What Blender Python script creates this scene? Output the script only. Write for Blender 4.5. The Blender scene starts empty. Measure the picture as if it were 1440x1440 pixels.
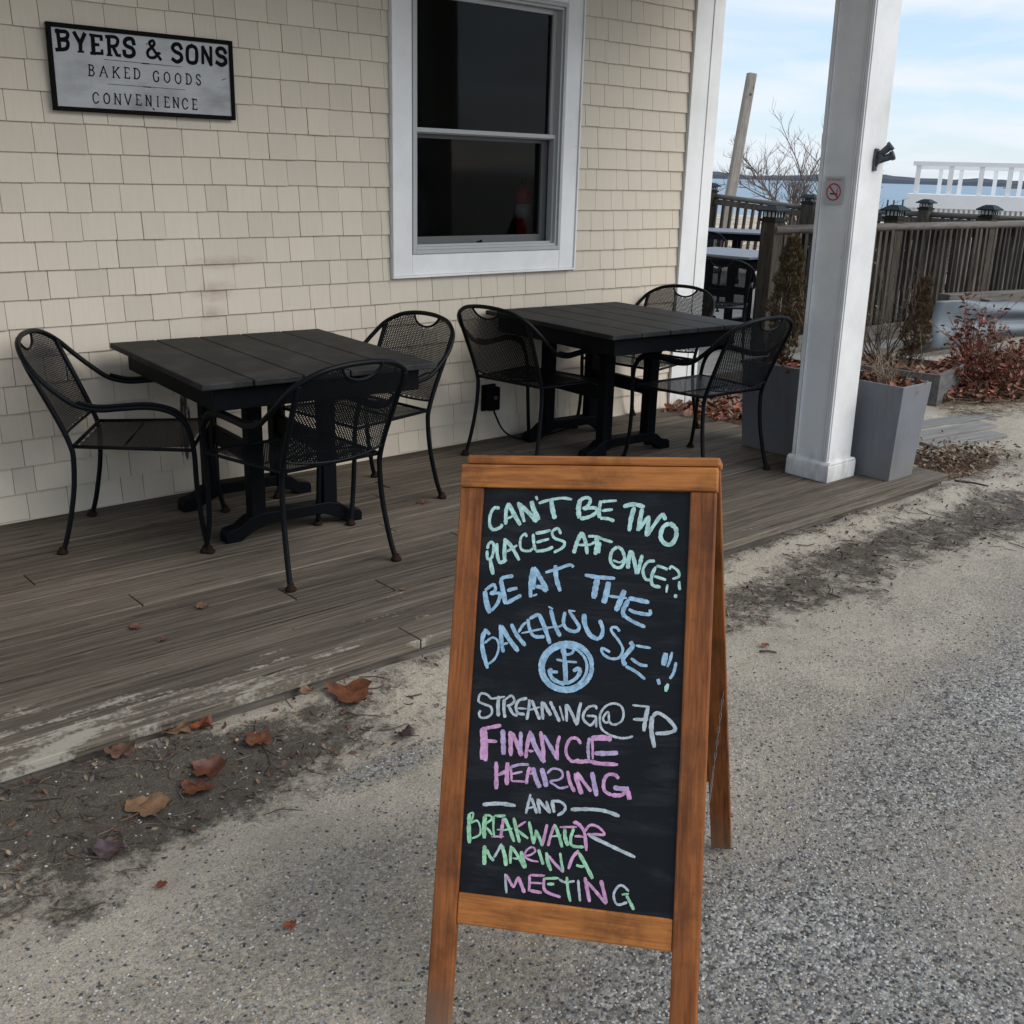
import bpy, math, random
from mathutils import Vector, Matrix, noise
random.seed(7)
R_ = math.radians
S = bpy.context.scene
COL = S.collection

# ------------------------------------------------------------------ camera
cam_d = bpy.data.cameras.new('camera')
cam = bpy.data.objects.new('camera', cam_d); COL.objects.link(cam)
right = Vector((0.7568936, -0.6530159, 0.0261217))
down = Vector((-0.1795566, -0.2462183, -0.9524369))
fwd = Vector((0.6283880, 0.7162030, -0.3036144))
m = Matrix.Identity(4)
for i in range(3):
    m[i][0] = right[i]; m[i][1] = -down[i]; m[i][2] = -fwd[i]
m[0][3], m[1][3], m[2][3] = 0.0, 0.0, 1.57
cam.matrix_world = m
cam_d.sensor_width = 36.0; cam_d.sensor_height = 36.0
cam_d.lens = 1511.0 / 1440.0 * 36.0
cam_d.clip_start = 0.05; cam_d.clip_end = 9000.0
S.camera = cam

# ------------------------------------------------------------------ world, sun, exposure
SUN_EL, SUN_AZ = R_(38), R_(150)      # azimuth of the sun measured from +X, counter-clockwise, in world
sun_dir = Vector((math.cos(R_(-62)) * math.cos(SUN_EL), math.sin(R_(-62)) * math.cos(SUN_EL), math.sin(SUN_EL)))
w = bpy.data.worlds.new('World'); S.world = w; w.use_nodes = True
nt = w.node_tree; nt.nodes.clear()
def wn(t, **k):
    n = nt.nodes.new(t)
    for a, b in k.items(): setattr(n, a, b)
    return n
out = wn('ShaderNodeOutputWorld'); bg = wn('ShaderNodeBackground'); bg.inputs[1].default_value = 0.14
sky = wn('ShaderNodeTexSky', sky_type='NISHITA'); sky.sun_disc = False
sky.sun_elevation = SUN_EL; sky.sun_rotation = R_(90 + 62); sky.air_density = 1.0; sky.dust_density = 0.4; sky.ozone_density = 2.0
tc = wn('ShaderNodeTexCoord'); sep = wn('ShaderNodeSeparateXYZ'); nt.links.new(tc.outputs['Generated'], sep.inputs[0])
addz = wn('ShaderNodeMath', operation='ADD'); addz.inputs[1].default_value = 0.12; nt.links.new(sep.outputs[2], addz.inputs[0])
mx = wn('ShaderNodeMath', operation='MAXIMUM'); mx.inputs[1].default_value = 0.05; nt.links.new(addz.outputs[0], mx.inputs[0])
dx = wn('ShaderNodeMath', operation='DIVIDE'); nt.links.new(sep.outputs[0], dx.inputs[0]); nt.links.new(mx.outputs[0], dx.inputs[1])
dy = wn('ShaderNodeMath', operation='DIVIDE'); nt.links.new(sep.outputs[1], dy.inputs[0]); nt.links.new(mx.outputs[0], dy.inputs[1])
cmb = wn('ShaderNodeCombineXYZ'); nt.links.new(dx.outputs[0], cmb.inputs[0]); nt.links.new(dy.outputs[0], cmb.inputs[1])
nz = wn('ShaderNodeTexNoise'); nz.inputs['Scale'].default_value = 1.1; nz.inputs['Detail'].default_value = 7; nz.inputs['Roughness'].default_value = 0.52; nz.inputs['Distortion'].default_value = 0.5
nt.links.new(cmb.outputs[0], nz.inputs['Vector'])
cr = wn('ShaderNodeValToRGB'); cr.color_ramp.elements[0].position = 0.38; cr.color_ramp.elements[0].color = (0.0, 0.0, 0.0, 1)
cr.color_ramp.elements[1].position = 0.62; cr.color_ramp.elements[1].color = (0.95, 0.95, 0.95, 1); nt.links.new(nz.outputs[0], cr.inputs[0])
mixs = wn('ShaderNodeMixRGB'); mixs.inputs[2].default_value = (3.15, 3.38, 3.66, 1)
haze = wn('ShaderNodeMixRGB'); haze.inputs[0].default_value = 0.72; haze.inputs[2].default_value = (1.75, 2.25, 3.0, 1); nt.links.new(sky.outputs[0], haze.inputs[1])
nt.links.new(cr.outputs[0], mixs.inputs[0]); nt.links.new(haze.outputs[0], mixs.inputs[1])
nt.links.new(mixs.outputs[0], bg.inputs[0]); nt.links.new(bg.outputs[0], out.inputs[0])
sl = bpy.data.lights.new('sun', 'SUN'); sl.energy = 1.35; sl.angle = R_(48); sl.color = (1.0, 0.955, 0.90)
so = bpy.data.objects.new('sun', sl); COL.objects.link(so)
so.rotation_euler = sun_dir.to_track_quat('Z', 'Y').to_euler(); so.location = (0, -5, 20)
S.view_settings.view_transform = 'Standard'; S.view_settings.look = 'None'
S.view_settings.exposure = 0.98; S.view_settings.gamma = 1.0; S.view_settings.use_curve_mapping = False
S.render.engine = 'CYCLES'

# ------------------------------------------------------------------ material helpers
class NT:
    def __init__(s, name):
        s.m = bpy.data.materials.new(name); s.m.use_nodes = True
        s.t = s.m.node_tree; s.b = s.t.nodes['Principled BSDF']
    def n(s, t, ins=None, **k):
        n = s.t.nodes.new(t)
        for a, b in k.items(): setattr(n, a, b)
        if ins:
            for a, b in ins.items():
                if isinstance(b, (bpy.types.NodeSocket,)): s.t.links.new(b, n.inputs[a])
                else: n.inputs[a].default_value = b
        return n
    def L(s, a, b): s.t.links.new(a, b)
    def set(s, **k):
        for a, b in k.items():
            a = a.replace('_', ' ')
            if isinstance(b, bpy.types.NodeSocket): s.L(b, s.b.inputs[a])
            else: s.b.inputs[a].default_value = b
    def coord(s, kind='Object', scale=(1, 1, 1), rand=True):
        if kind == 'World': o = s.n('ShaderNodeNewGeometry').outputs['Position']
        else: o = s.n('ShaderNodeTexCoord').outputs[kind]
        if rand and kind == 'Object':
            oi = s.n('ShaderNodeObjectInfo')
            mu = s.n('ShaderNodeVectorMath', {0: (37.1, 61.7, 13.3)}, operation='SCALE'); s.L(oi.outputs['Random'], mu.inputs['Scale'])
            ad = s.n('ShaderNodeVectorMath', {0: o, 1: mu.outputs[0]}, operation='ADD'); o = ad.outputs[0]
        mp = s.n('ShaderNodeMapping', {0: o}); mp.inputs['Scale'].default_value = scale
        return mp.outputs[0]
    def noise(s, vec, scale, detail=4, rough=0.55, dist=0.0):
        return s.n('ShaderNodeTexNoise', {'Vector': vec, 'Scale': scale, 'Detail': detail, 'Roughness': rough, 'Distortion': dist}).outputs[0]
    def ramp(s, fac, stops, interp='LINEAR'):
        r = s.n('ShaderNodeValToRGB', {0: fac}); r.color_ramp.interpolation = interp
        e = r.color_ramp.elements
        while len(e) < len(stops): e.new(0.5)
        for i, (p, c) in enumerate(stops):
            e[i].position = p
            if isinstance(c, (int, float)): c = (c, c, c)
            e[i].color = (c[0], c[1], c[2], 1)
        return r.outputs[0]
    def mix(s, f, a, b, mode='MIX'):
        n = s.n('ShaderNodeMixRGB', blend_type=mode)
        for i, v in ((0, f), (1, a), (2, b)):
            if isinstance(v, bpy.types.NodeSocket): s.L(v, n.inputs[i])
            elif isinstance(v, (int, float)): n.inputs[i].default_value = v if i == 0 else (v, v, v, 1)
            else: n.inputs[i].default_value = (v[0], v[1], v[2], 1)
        return n.outputs[0]
    def math(s, op, a, b=0.0, c=None):
        n = s.n('ShaderNodeMath', operation=op)
        for i, v in ((0, a), (1, b), (2, c)):
            if v is None: continue
            if isinstance(v, bpy.types.NodeSocket): s.L(v, n.inputs[i])
            else: n.inputs[i].default_value = v
        return n.outputs[0]
    def bump(s, h, strength=0.3, dist=0.01, prev=None):
        n = s.n('ShaderNodeBump', {'Height': h, 'Strength': strength, 'Distance': dist})
        if prev: s.L(prev, n.inputs['Normal'])
        return n.outputs[0]
    def rnd(s): return s.n('ShaderNodeObjectInfo').outputs['Random']

def mat_simple(name, col, rough=0.5, metal=0.0, var=0.12, nscale=30, bump=0.1, spec=0.5, kind='Object'):
    t = NT(name); v = t.coord(kind)
    n = t.noise(v, nscale, 5)
    c = t.mix(n, [x * (1 - var) for x in col], [min(1, x * (1 + var)) for x in col])
    t.set(Base_Color=c, Roughness=rough, Metallic=metal, Specular_IOR_Level=spec)
    if bump: t.set(Normal=t.bump(n, bump, 0.003))
    return t.m

def scuffs(t, c):
    n = t.noise(t.coord('World', (1, 1, 1), False), 9, 7, 0.7); m1 = t.noise(t.coord('World', (1, 1, 1), False), 42, 6, 0.75)
    c = t.mix(t.ramp(n, [(0.46, 0), (0.68, 0.65)]), c, (0.070, 0.022, 0.007))
    c = t.mix(t.ramp(m1, [(0.68, 0), (0.74, 0.55)]), c, (0.40, 0.22, 0.10))
    z = t.n('ShaderNodeSeparateXYZ', {0: t.n('ShaderNodeNewGeometry').outputs['Position']}).outputs[2]
    low = t.n('ShaderNodeMapRange', {0: z, 1: 0.22, 2: 0.0}).outputs[0]
    return t.mix(t.ramp(t.math('MULTIPLY', low, n), [(0.18, 0), (0.5, 0.7)]), c, (0.16, 0.12, 0.085))

def mat_wood(name, dark, light, scale=(1.2, 22, 22), rough=0.7, contrast=(0.35, 0.68), bump=0.35, fine=True, rvar=0.25, axis='X', kind='Object', spec=0.3, extra=None):
    t = NT(name)
    sc = {'X': scale, 'Y': (scale[1], scale[0], scale[2]), 'Z': (scale[1], scale[2], scale[0])}[axis]
    v = t.coord(kind, sc)
    n1 = t.noise(v, 1.6, 8, 0.62, 1.2)
    v2 = t.coord(kind, tuple(a * 4 for a in sc)); n2 = t.noise(v2, 2.0, 5, 0.6, 0.3)
    f = t.math('ADD', t.math('MULTIPLY', n1, 0.65), t.math('MULTIPLY', n2, 0.35))
    c = t.ramp(f, [(contrast[0], dark), (contrast[1], light)])
    crack = t.ramp(n1, [(0.30, 0.25), (0.36, 1.0)])
    if fine: c = t.mix(1.0, c, crack, 'MULTIPLY')
    k = t.math('MULTIPLY_ADD', t.rnd(), rvar, 1 - rvar * 0.5)
    c = t.mix(1.0, c, k, 'MULTIPLY')
    if extra: c = extra(t, c)
    t.set(Base_Color=c, Roughness=rough, Specular_IOR_Level=spec)
    h = t.math('ADD', f, t.math('MULTIPLY', crack, 0.4))
    t.set(Normal=t.bump(h, bump, 0.004))
    return t.m

def sand_dust(t, c):   # dry sand blown on the front boards of the porch
    p = t.n('ShaderNodeNewGeometry').outputs['Position']; sp = t.n('ShaderNodeSeparateXYZ', {0: p})
    a = t.n('ShaderNodeMapRange', {0: sp.outputs[1], 1: 3.25, 2: 2.60}).outputs[0]
    b = t.n('ShaderNodeMapRange', {0: sp.outputs[0], 1: 2.6, 2: 1.2}).outputs[0]
    mp = t.n('ShaderNodeMapping', {0: p}); mp.inputs['Scale'].default_value = (1.0, 5.0, 1.0)
    n = t.noise(mp.outputs[0], 3.2, 8, 0.66)
    n2 = t.noise(t.coord('World', (3, 12, 3), False), 2.0, 8, 0.7)
    q = t.math('ADD', t.math('MULTIPLY', t.math('MULTIPLY', a, t.math('MULTIPLY_ADD', b, 0.78, 0.22)), 0.26), n)
    m1 = t.ramp(t.math('ADD', q, t.math('MULTIPLY_ADD', t.noise(t.coord('World', (60, 60, 60), False), 1.0, 4, .7), 0.30, -0.15)), [(0.715, 0), (0.80, 1)])
    m2 = t.ramp(n2, [(0.60, 0), (0.78, 0.5)])
    mm = t.math('MAXIMUM', t.math('MULTIPLY', m1, 0.85), t.math('MULTIPLY', m2, 0.6))
    return t.mix(mm, c, (0.36, 0.33, 0.27))

def mat_shingle():
    t = NT('painted_shingle'); v = t.coord('Object', (70, 70, 2.5)); g = t.noise(v, 1.0, 5, 0.6)
    b = t.noise(t.coord('World', (1, 1, 1), False), 3.5, 6, 0.6)
    c = t.mix(g, (0.570, 0.497, 0.395), (0.655, 0.578, 0.465))
    c = t.mix(t.math('MULTIPLY', b, 0.35), c, (0.50, 0.43, 0.335))
    k = t.math('MULTIPLY_ADD', t.rnd(), 0.13, 0.935); c = t.mix(1.0, c, k, 'MULTIPLY')
    p = t.n('ShaderNodeNewGeometry').outputs['Position']
    # reddish rub marks above the table and peeled paint low on the wall
    def blob(cx, cz, rx, rz):
        d = t.n('ShaderNodeMapping', {0: p}, vector_type='POINT'); d.inputs['Location'].default_value = (-cx / rx, 0, -cz / rz); d.inputs['Scale'].default_value = (1 / rx, 0, 1 / rz)
        l = t.n('ShaderNodeVectorMath', {0: d.outputs[0]}, operation='LENGTH').outputs['Value']
        return t.n('ShaderNodeMapRange', {0: l, 1: 1.0, 2: 0.0}).outputs[0]
    nn = t.noise(t.coord('World', (9, 9, 16), False), 1.4, 6, 0.7)
    rub = t.math('MAXIMUM', blob(2.30, 1.13, .34, .06), blob(2.26, 1.0, .22, .09))
    rub = t.math('MAXIMUM', rub, blob(2.23, .90, .14, .07))
    rm = t.ramp(t.math('MULTIPLY', rub, nn), [(0.20, 0), (0.5, 0.6)])
    c = t.mix(rm, c, (0.36, 0.24, 0.19))
    sc = t.noise(t.coord('World', (75, 1, 7), False), 1.0, 6, 0.75)
    pl = blob(2.068, .38, .075, .42)
    pm = t.ramp(t.math('MULTIPLY', t.math('POWER', pl, 0.5), sc), [(0.385, 0), (0.43, 1)])
    c = t.mix(pm, c, (0.05, 0.04, 0.032))
    t.set(Base_Color=c, Roughness=0.55, Specular_IOR_Level=0.35)
    t.set(Normal=t.bump(t.math('SUBTRACT', g, t.math('MULTIPLY', pm, 1.5)), 0.35, 0.002))
    return t.m

def mat_white(name='white_paint', col=(0.74, 0.735, 0.715), dirt=0.7):
    t = NT(name); v = t.coord('World', (1, 1, 1), False)
    n = t.noise(v, 2.2, 8, 0.65); g = t.noise(t.coord('World', (60, 60, 3), False), 1.0, 4)
    c = t.mix(t.ramp(n, [(0.42, 0), (0.8, dirt)]), col, (0.42, 0.41, 0.38))
    sp = t.noise(v, 26, 4, 0.75)
    c = t.mix(t.ramp(sp, [(0.68, 0), (0.74, 0.6)]), c, (0.22, 0.21, 0.19))
    zz = t.n('ShaderNodeSeparateXYZ', {0: t.n('ShaderNodeNewGeometry').outputs['Position']}).outputs[2]
    low = t.n('ShaderNodeMapRange', {0: zz, 1: 0.42, 2: 0.07}).outputs[0]
    c = t.mix(t.ramp(t.math('MULTIPLY', low, t.noise(t.coord('World', (20, 20, 5), False), 1.0, 6, .7)), [(0.28, 0), (0.62, 0.6)]), c, (0.24, 0.21, 0.17))
    t.set(Base_Color=c, Roughness=0.45, Normal=t.bump(g, 0.12, 0.002))
    return t.m

def mat_ground():
    t = NT('sand_and_aggregate')
    P = t.coord('World', (1, 1, 1), False)
    att = t.n('ShaderNodeAttribute', attribute_name='zones'); spc = t.n('ShaderNodeSeparateColor', {0: att.outputs['Color']})
    soil, grav, leafy = spc.outputs[0], spc.outputs[1], spc.outputs[2]
    # distorted coordinates so that stones are not perfect cells
    nd = t.n('ShaderNodeTexNoise', {'Vector': P, 'Scale': 60.0, 'Detail': 3.0})
    pd = t.n('ShaderNodeVectorMath', {0: P, 1: t.n('ShaderNodeVectorMath', {0: nd.outputs['Color'], 'Scale': 0.006}, operation='SCALE').outputs[0]}, operation='ADD').outputs[0]
    big = t.noise(P, 1.3, 6, 0.6); mid = t.noise(P, 9, 6, 0.65); fine = t.noise(P, 220, 5, 0.75); fine2 = t.noise(P, 70, 6, 0.7)
    sand = t.ramp(fine, [(0.28, (0.12, 0.10, 0.077)), (0.44, (0.375, 0.328, 0.258)), (0.58, (0.505, 0.450, 0.362)), (0.74, (0.70, 0.665, 0.60))])
    sand = t.mix(t.ramp(mid, [(0.35, 0.45), (0.7, 0)]), sand, (0.25, 0.215, 0.165))
    grit = t.noise(P, 125, 4, 0.8); sand = t.mix(t.ramp(grit, [(0.36, 0.75), (0.44, 0)]), sand, (0.085, 0.075, 0.065)); sand = t.mix(t.ramp(grit, [(0.62, 0), (0.70, 0.6)]), sand, (0.60, 0.57, 0.51))
    def stones(scale, seed):
        mp = t.n('ShaderNodeMapping', {0: pd}); mp.inputs['Location'].default_value = (seed, seed * 2, 0)
        v = t.n('ShaderNodeTexVoronoi', {'Vector': mp.outputs[0], 'Scale': scale, 'Randomness': 1.0}, feature='F1')
        s = t.n('ShaderNodeSeparateColor', {0: v.outputs['Color']})
        return v.outputs['Distance'], s.outputs[0], s.outputs[1]
    stops = [(0.0, (0.015, 0.016, 0.018)), (0.16, (0.06, 0.062, 0.068)), (0.30, (0.17, 0.172, 0.176)), (0.50, (0.33, 0.325, 0.315)), (0.74, (0.46, 0.44, 0.40)), (0.95, (0.68, 0.665, 0.62))]
    d1, r1, q1 = stones(108, 0.0)
    d2, r2, q2 = stones(215, 3.3)
    d3, r3, q3 = stones(68, 7.7)
    c1 = t.ramp(r1, stops); c2 = t.ramp(r2, stops); c3 = t.ramp(r3, stops)
    gv = t.mix(0.55, c2, c1)
    gv = t.mix(t.math('GREATER_THAN', q1, 0.45), gv, c1)
    gv = t.mix(t.math('MULTIPLY', t.math('GREATER_THAN', q3, 0.80), t.math('LESS_THAN', d3, 0.42)), gv, c3)
    gv = t.mix(1.0, gv, t.ramp(d1, [(0.34, 1.0), (0.80, 0.55)]), 'MULTIPLY')
    # how much aggregate shows through the sand
    g = t.math('ADD', grav, t.math('MULTIPLY_ADD', big, 1.1, -0.56))
    gm = t.math('ADD', g, t.math('MULTIPLY_ADD', fine2, 1.3, -0.65))
    gm = t.ramp(gm, [(0.30, 0), (0.85, 0.84)])
    col = t.mix(gm, sand, gv)
    # single stones lying on the sand
    lone = t.math('MULTIPLY', t.math('GREATER_THAN', q1, t.math('SUBTRACT', 0.965, t.math('MULTIPLY', grav, 0.10))), t.math('LESS_THAN', d1, 0.45))
    col = t.mix(t.math('MULTIPLY', lone, 0.9), col, t.mix(0.35, c1, (0.09, 0.08, 0.075)))
    # dark leaf mould
    s = t.math('ADD', soil, t.math('MULTIPLY_ADD', mid, 1.7, -0.90)); s = t.math('ADD', s, t.math('MULTIPLY_ADD', fine2, 0.9, -0.45)); s = t.math('ADD', s, t.math('MULTIPLY_ADD', t.noise(P, 3.2, 5, 0.6), 0.8, -0.42))
    sm = t.ramp(s, [(0.22, 0), (0.62, 1)])
    soilc = t.ramp(fine, [(0.30, (0.014, 0.011, 0.009)), (0.52, (0.055, 0.044, 0.035)), (0.68, (0.15, 0.125, 0.098)), (0.80, (0.33, 0.29, 0.23))])
    soilc = t.mix(t.ramp(t.noise(P, 38, 7, 0.75), [(0.40, 0.75), (0.60, 0)]), soilc, (0.016, 0.012, 0.010))
    col = t.mix(t.math('MULTIPLY', sm, 0.88), col, soilc)
    lm = t.ramp(t.math('ADD', leafy, t.math('MULTIPLY_ADD', mid, 0.8, -0.4)), [(0.4, 0), (0.6, 1)])
    col = t.mix(lm, col, t.ramp(fine2, [(0.3, (0.045, 0.028, 0.02)), (0.7, (0.17, 0.095, 0.06))]))
    far = t.n('ShaderNodeAttribute', attribute_name='beach').outputs['Fac']
    bc = t.ramp(t.noise(P, 0.35, 8, 0.7), [(0.3, (0.20, 0.145, 0.085)), (0.48, (0.42, 0.34, 0.24)), (0.62, (0.62, 0.58, 0.52))])
    col = t.mix(far, col, bc)
    t.set(Base_Color=col, Roughness=0.85, Specular_IOR_Level=0.25)
    hs = t.math('MULTIPLY', t.math('SUBTRACT', 1.0, d1), gm)
    nb = t.bump(hs, 1.0, 0.006)
    nb = t.bump(fine, 0.7, 0.004, nb); nb = t.bump(fine2, 0.55, 0.010, nb); nb = t.bump(mid, 0.5, 0.02, nb)
    t.set(Normal=nb)
    return t.m

def mat_leaf(name, dark, light, rough=0.55):
    t = NT(name); v = t.coord('Object'); n = t.noise(v, 28, 6, 0.65)
    c = t.ramp(n, [(0.3, dark), (0.7, light)])
    g = t.n('ShaderNodeNewGeometry')
    c = t.mix(t.math('MULTIPLY', g.outputs['Random Per Island'], 0.5), c, [x * 0.45 for x in dark])
    t.set(Base_Color=c, Roughness=rough, Normal=t.bump(n, 0.5, 0.002))
    return t.m

def mat_chalk(name, col):
    t = NT(name); v = t.coord('Object', (1, 1, 1), False)
    n = t.noise(v, 90, 6, 0.7); n2 = t.noise(v, 320, 3, 0.7)
    c = t.mix(t.ramp(n, [(0.35, 0), (0.65, 1)]), [x * 0.62 for x in col], [min(1, x * 1.12 + .03) for x in col])
    c = t.mix(t.ramp(n2, [(0.28, 0.6), (0.42, 0)]), c, [x * 0.25 for x in col])
    t.set(Base_Color=c, Roughness=0.6, Specular_IOR_Level=0.3)
    return t.m

M = {}
M['shingle'] = mat_shingle()
M['white'] = mat_white()
M['white_old'] = mat_white('white_paint_worn', (0.80, 0.795, 0.775), 0.5)
M['white_far'] = mat_white('white_paint_balcony', (0.80, 0.80, 0.79), 0.15)
M['sash'] = mat_simple('grey_white_sash', (0.40, 0.41, 0.40), 0.4, var=0.08)
M['sash_dark'] = mat_simple('sash_shade_tone', (0.10, 0.10, 0.10), 0.5)  # sash grey darkened: shade on the recessed lower sash is in the colour
M['deck'] = mat_wood('weathered_deck_board', (0.030, 0.024, 0.018), (0.225, 0.190, 0.150), (0.8, 30, 30), 0.8, (0.33, 0.74), 0.9, rvar=0.42, spec=0.12, extra=sand_dust)
M['deck_far'] = mat_wood('grey_deck_board', (0.12, 0.115, 0.105), (0.26, 0.25, 0.23), (1.2, 20, 20), 0.75)
M['rail'] = mat_wood('weathered_railing', (0.020, 0.016, 0.012), (0.125, 0.108, 0.088), (1.5, 24, 24), 0.85, axis='Z', rvar=0.9, spec=0.1)
M['railtop'] = mat_wood('weathered_handrail', (0.055, 0.048, 0.040), (0.20, 0.18, 0.155), (1.2, 22, 22), 0.75, axis='X')
M['board'] = mat_wood('varnished_frame_lit', (0.18, 0.052, 0.011), (0.58, 0.215, 0.048), (1.6, 26, 26), 0.42, (0.34, 0.68), 0.2, fine=False, rvar=0.25, axis='X', spec=0.25, extra=scuffs)  # brighter copy of the varnish: light on the upward-facing top rail, in colour
M['boardv'] = mat_wood('varnished_stile_shade', (0.080, 0.022, 0.005), (0.345, 0.112, 0.026), (1.6, 26, 26), 0.42, (0.34, 0.68), 0.2, fine=False, rvar=0.25, axis='Z', spec=0.25, extra=scuffs)  # same varnish with shade on the stiles put into the colour
M['black_metal'] = mat_simple('black_powder_coat', (0.0030, 0.0042, 0.0055), 0.42, var=0.3, nscale=60, bump=0.1, spec=0.12)
M['glide'] = mat_simple('rusty_glide', (0.018, 0.009, 0.0065), 0.85, var=0.5, spec=0.1)
def mat_tabletop():
    t = NT('black_table_plank'); v = t.coord('Object', (14, 1.5, 14)); n = t.noise(v, 1.2, 6, 0.6)
    W_ = t.coord('World', (1, 1, 1), False); d = t.noise(W_, 7, 8, 0.7)
    c = t.mix(n, (0.0075, 0.0080, 0.0085), (0.0145, 0.0150, 0.0155))
    c = t.mix(t.ramp(d, [(0.48, 0), (0.72, 0.75)]), c, (0.048, 0.046, 0.043))
    t.set(Base_Color=c, Roughness=0.6, Specular_IOR_Level=0.2, Normal=t.bump(n, 0.25, 0.002)); return t.m
M['table_top'] = mat_tabletop()
M['table'] = mat_simple('black_table_timber', (0.0024, 0.0034, 0.0048), 0.5, var=0.25, nscale=20, bump=0.1, spec=0.08)
M['table_grey'] = mat_simple('pale_grey_tabletop', (0.14, 0.15, 0.17), 0.4, var=0.15, nscale=9)  # paler grey than the porch tabletops, for two terrace tables
def mat_slate():
    t = NT('blackboard'); v = t.coord('Object', (1, 1, 1), False)
    sw = t.n('ShaderNodeMapping', {0: v}); sw.inputs['Rotation'].default_value = (0, R_(-14), 0); sw.inputs['Scale'].default_value = (2.2, 1, 16)
    n = t.noise(sw.outputs[0], 2.0, 8, 0.72, 0.8); b = t.noise(v, 5, 4, 0.6)
    c = t.mix(t.ramp(t.math('MULTIPLY', n, t.math('ADD', b, 0.35)), [(0.42, 0), (0.70, 0.5)]), (0.0045, 0.0055, 0.007), (0.05, 0.055, 0.062))
    t.set(Base_Color=c, Roughness=0.6, Specular_IOR_Level=0.2); return t.m
M['slate'] = mat_slate()
for k, c in (('m', (0.44, 0.66, 0.60)), ('b', (0.32, 0.50, 0.64)), ('w', (0.47, 0.52, 0.54)), ('p', (0.62, 0.32, 0.52)), ('l', (0.48, 0.36, 0.56)), ('g', (0.33, 0.62, 0.38))):
    M['chalk_' + k] = mat_chalk('chalk_' + k, c)
def mat_planter():
    t = NT('grey_resin_planter'); P = t.coord('World', (1, 1, 1), False); n = t.noise(P, 5, 7, 0.65)
    c = t.mix(n, (0.125, 0.133, 0.143), (0.19, 0.20, 0.215))
    st = t.noise(t.coord('World', (16, 16, 2.2), False), 1.0, 7, 0.7); c = t.mix(t.ramp(st, [(0.50, 0), (0.72, 0.5)]), c, (0.085, 0.085, 0.08))
    z = t.n('ShaderNodeSeparateXYZ', {0: t.n('ShaderNodeNewGeometry').outputs['Position']}).outputs[2]
    low = t.n('ShaderNodeMapRange', {0: z, 1: 0.24, 2: 0.07}).outputs[0]; c = t.mix(t.math('MULTIPLY', t.math('MULTIPLY', low, st), 0.9), c, (0.20, 0.175, 0.14))
    sc = t.noise(t.coord('World', (14, 14, 55), False), 1.0, 5, 0.8); c = t.mix(t.ramp(sc, [(0.68, 0), (0.72, 0.5)]), c, (0.05, 0.05, 0.05))
    t.set(Base_Color=c, Roughness=0.55, Specular_IOR_Level=0.3, Normal=t.bump(n, 0.1, 0.003)); return t.m
M['planter'] = mat_planter()
M['planter2'] = mat_wood('grey_wood_planter', (0.055, 0.05, 0.045), (0.17, 0.165, 0.16), (2, 20, 20), 0.7)
M['mulch'] = mat_leaf('dead_mulch', (0.05, 0.022, 0.012), (0.20, 0.095, 0.055), 0.8)
M['leaf'] = mat_leaf('orange_brown_leaf', (0.060, 0.018, 0.008), (0.24, 0.085, 0.035), 0.5)
M['leaf_tan'] = mat_leaf('tan_leaf', (0.12, 0.06, 0.028), (0.34, 0.20, 0.11), 0.5)
M['leaf_purple'] = mat_leaf('purple_brown_leaf', (0.035, 0.02, 0.022), (0.12, 0.075, 0.075), 0.6)
M['leaf_red'] = mat_leaf('rust_red_leaf', (0.095, 0.022, 0.007), (0.42, 0.105, 0.038), 0.6)
M['cypress'] = mat_leaf('dying_evergreen', (0.045, 0.038, 0.012), (0.21, 0.165, 0.065), 0.8)
M['straw'] = mat_leaf('dry_straw', (0.12, 0.085, 0.05), (0.36, 0.28, 0.18), 0.7)
M['twig'] = mat_simple('brown_twig', (0.075, 0.05, 0.035), 0.8, var=0.4, nscale=60)
M['redtwig'] = mat_simple('red_brown_twig', (0.13, 0.045, 0.025), 0.8, var=0.4, nscale=60)
M['bark'] = mat_simple('grey_bark', (0.15, 0.12, 0.105), 0.9, var=0.4, nscale=15)
M['galv'] = mat_simple('galvanised_steel', (0.15, 0.175, 0.195), 0.6, 0.15, var=0.35, nscale=6, bump=0.15)
M['sign_metal'] = None
def mat_signplate():
    t = NT('brushed_zinc_sign'); v = t.coord('Object', (1.2, 1, 9), False); n = t.noise(v, 6, 7, 0.7); b = t.noise(t.coord('Object', (1, 1, 1.6), False), 4.5, 6, 0.6)
    c = t.mix(n, (0.30, 0.305, 0.31), (0.44, 0.445, 0.45)); c = t.mix(t.ramp(b, [(0.48, 0), (0.72, 0.75)]), c, (0.17, 0.17, 0.165))
    t.set(Base_Color=c, Roughness=0.5, Metallic=0.1); return t.m
M['sign_metal'] = mat_signplate()
M['black'] = mat_simple('black_paint', (0.0045, 0.004, 0.0038), 0.6, var=0.3, spec=0.06)
M['castmetal'] = mat_simple('cast_grey_metal', (0.060, 0.066, 0.074), 0.55, 0.2, var=0.35, nscale=50, bump=0.25)
M['cap'] = mat_simple('dark_green_cap', (0.006, 0.011, 0.011), 0.4, var=0.2, spec=0.15)
M['capglass'] = mat_simple('frosted_lamp_pane', (0.62, 0.64, 0.66), 0.3)
M['red'] = mat_simple('sign_red', (0.42, 0.02, 0.055), 0.5)
M['decal'] = mat_simple('sticker_grey', (0.44, 0.44, 0.43), 0.5, var=0.04)
M['ext_red'] = mat_simple('extinguisher_red', (0.70, 0.02, 0.02), 0.35)
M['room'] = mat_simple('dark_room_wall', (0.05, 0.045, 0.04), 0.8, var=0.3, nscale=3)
M['roof'] = mat_simple('porch_ceiling_paint', (0.55, 0.45, 0.34), 0.6)
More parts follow.
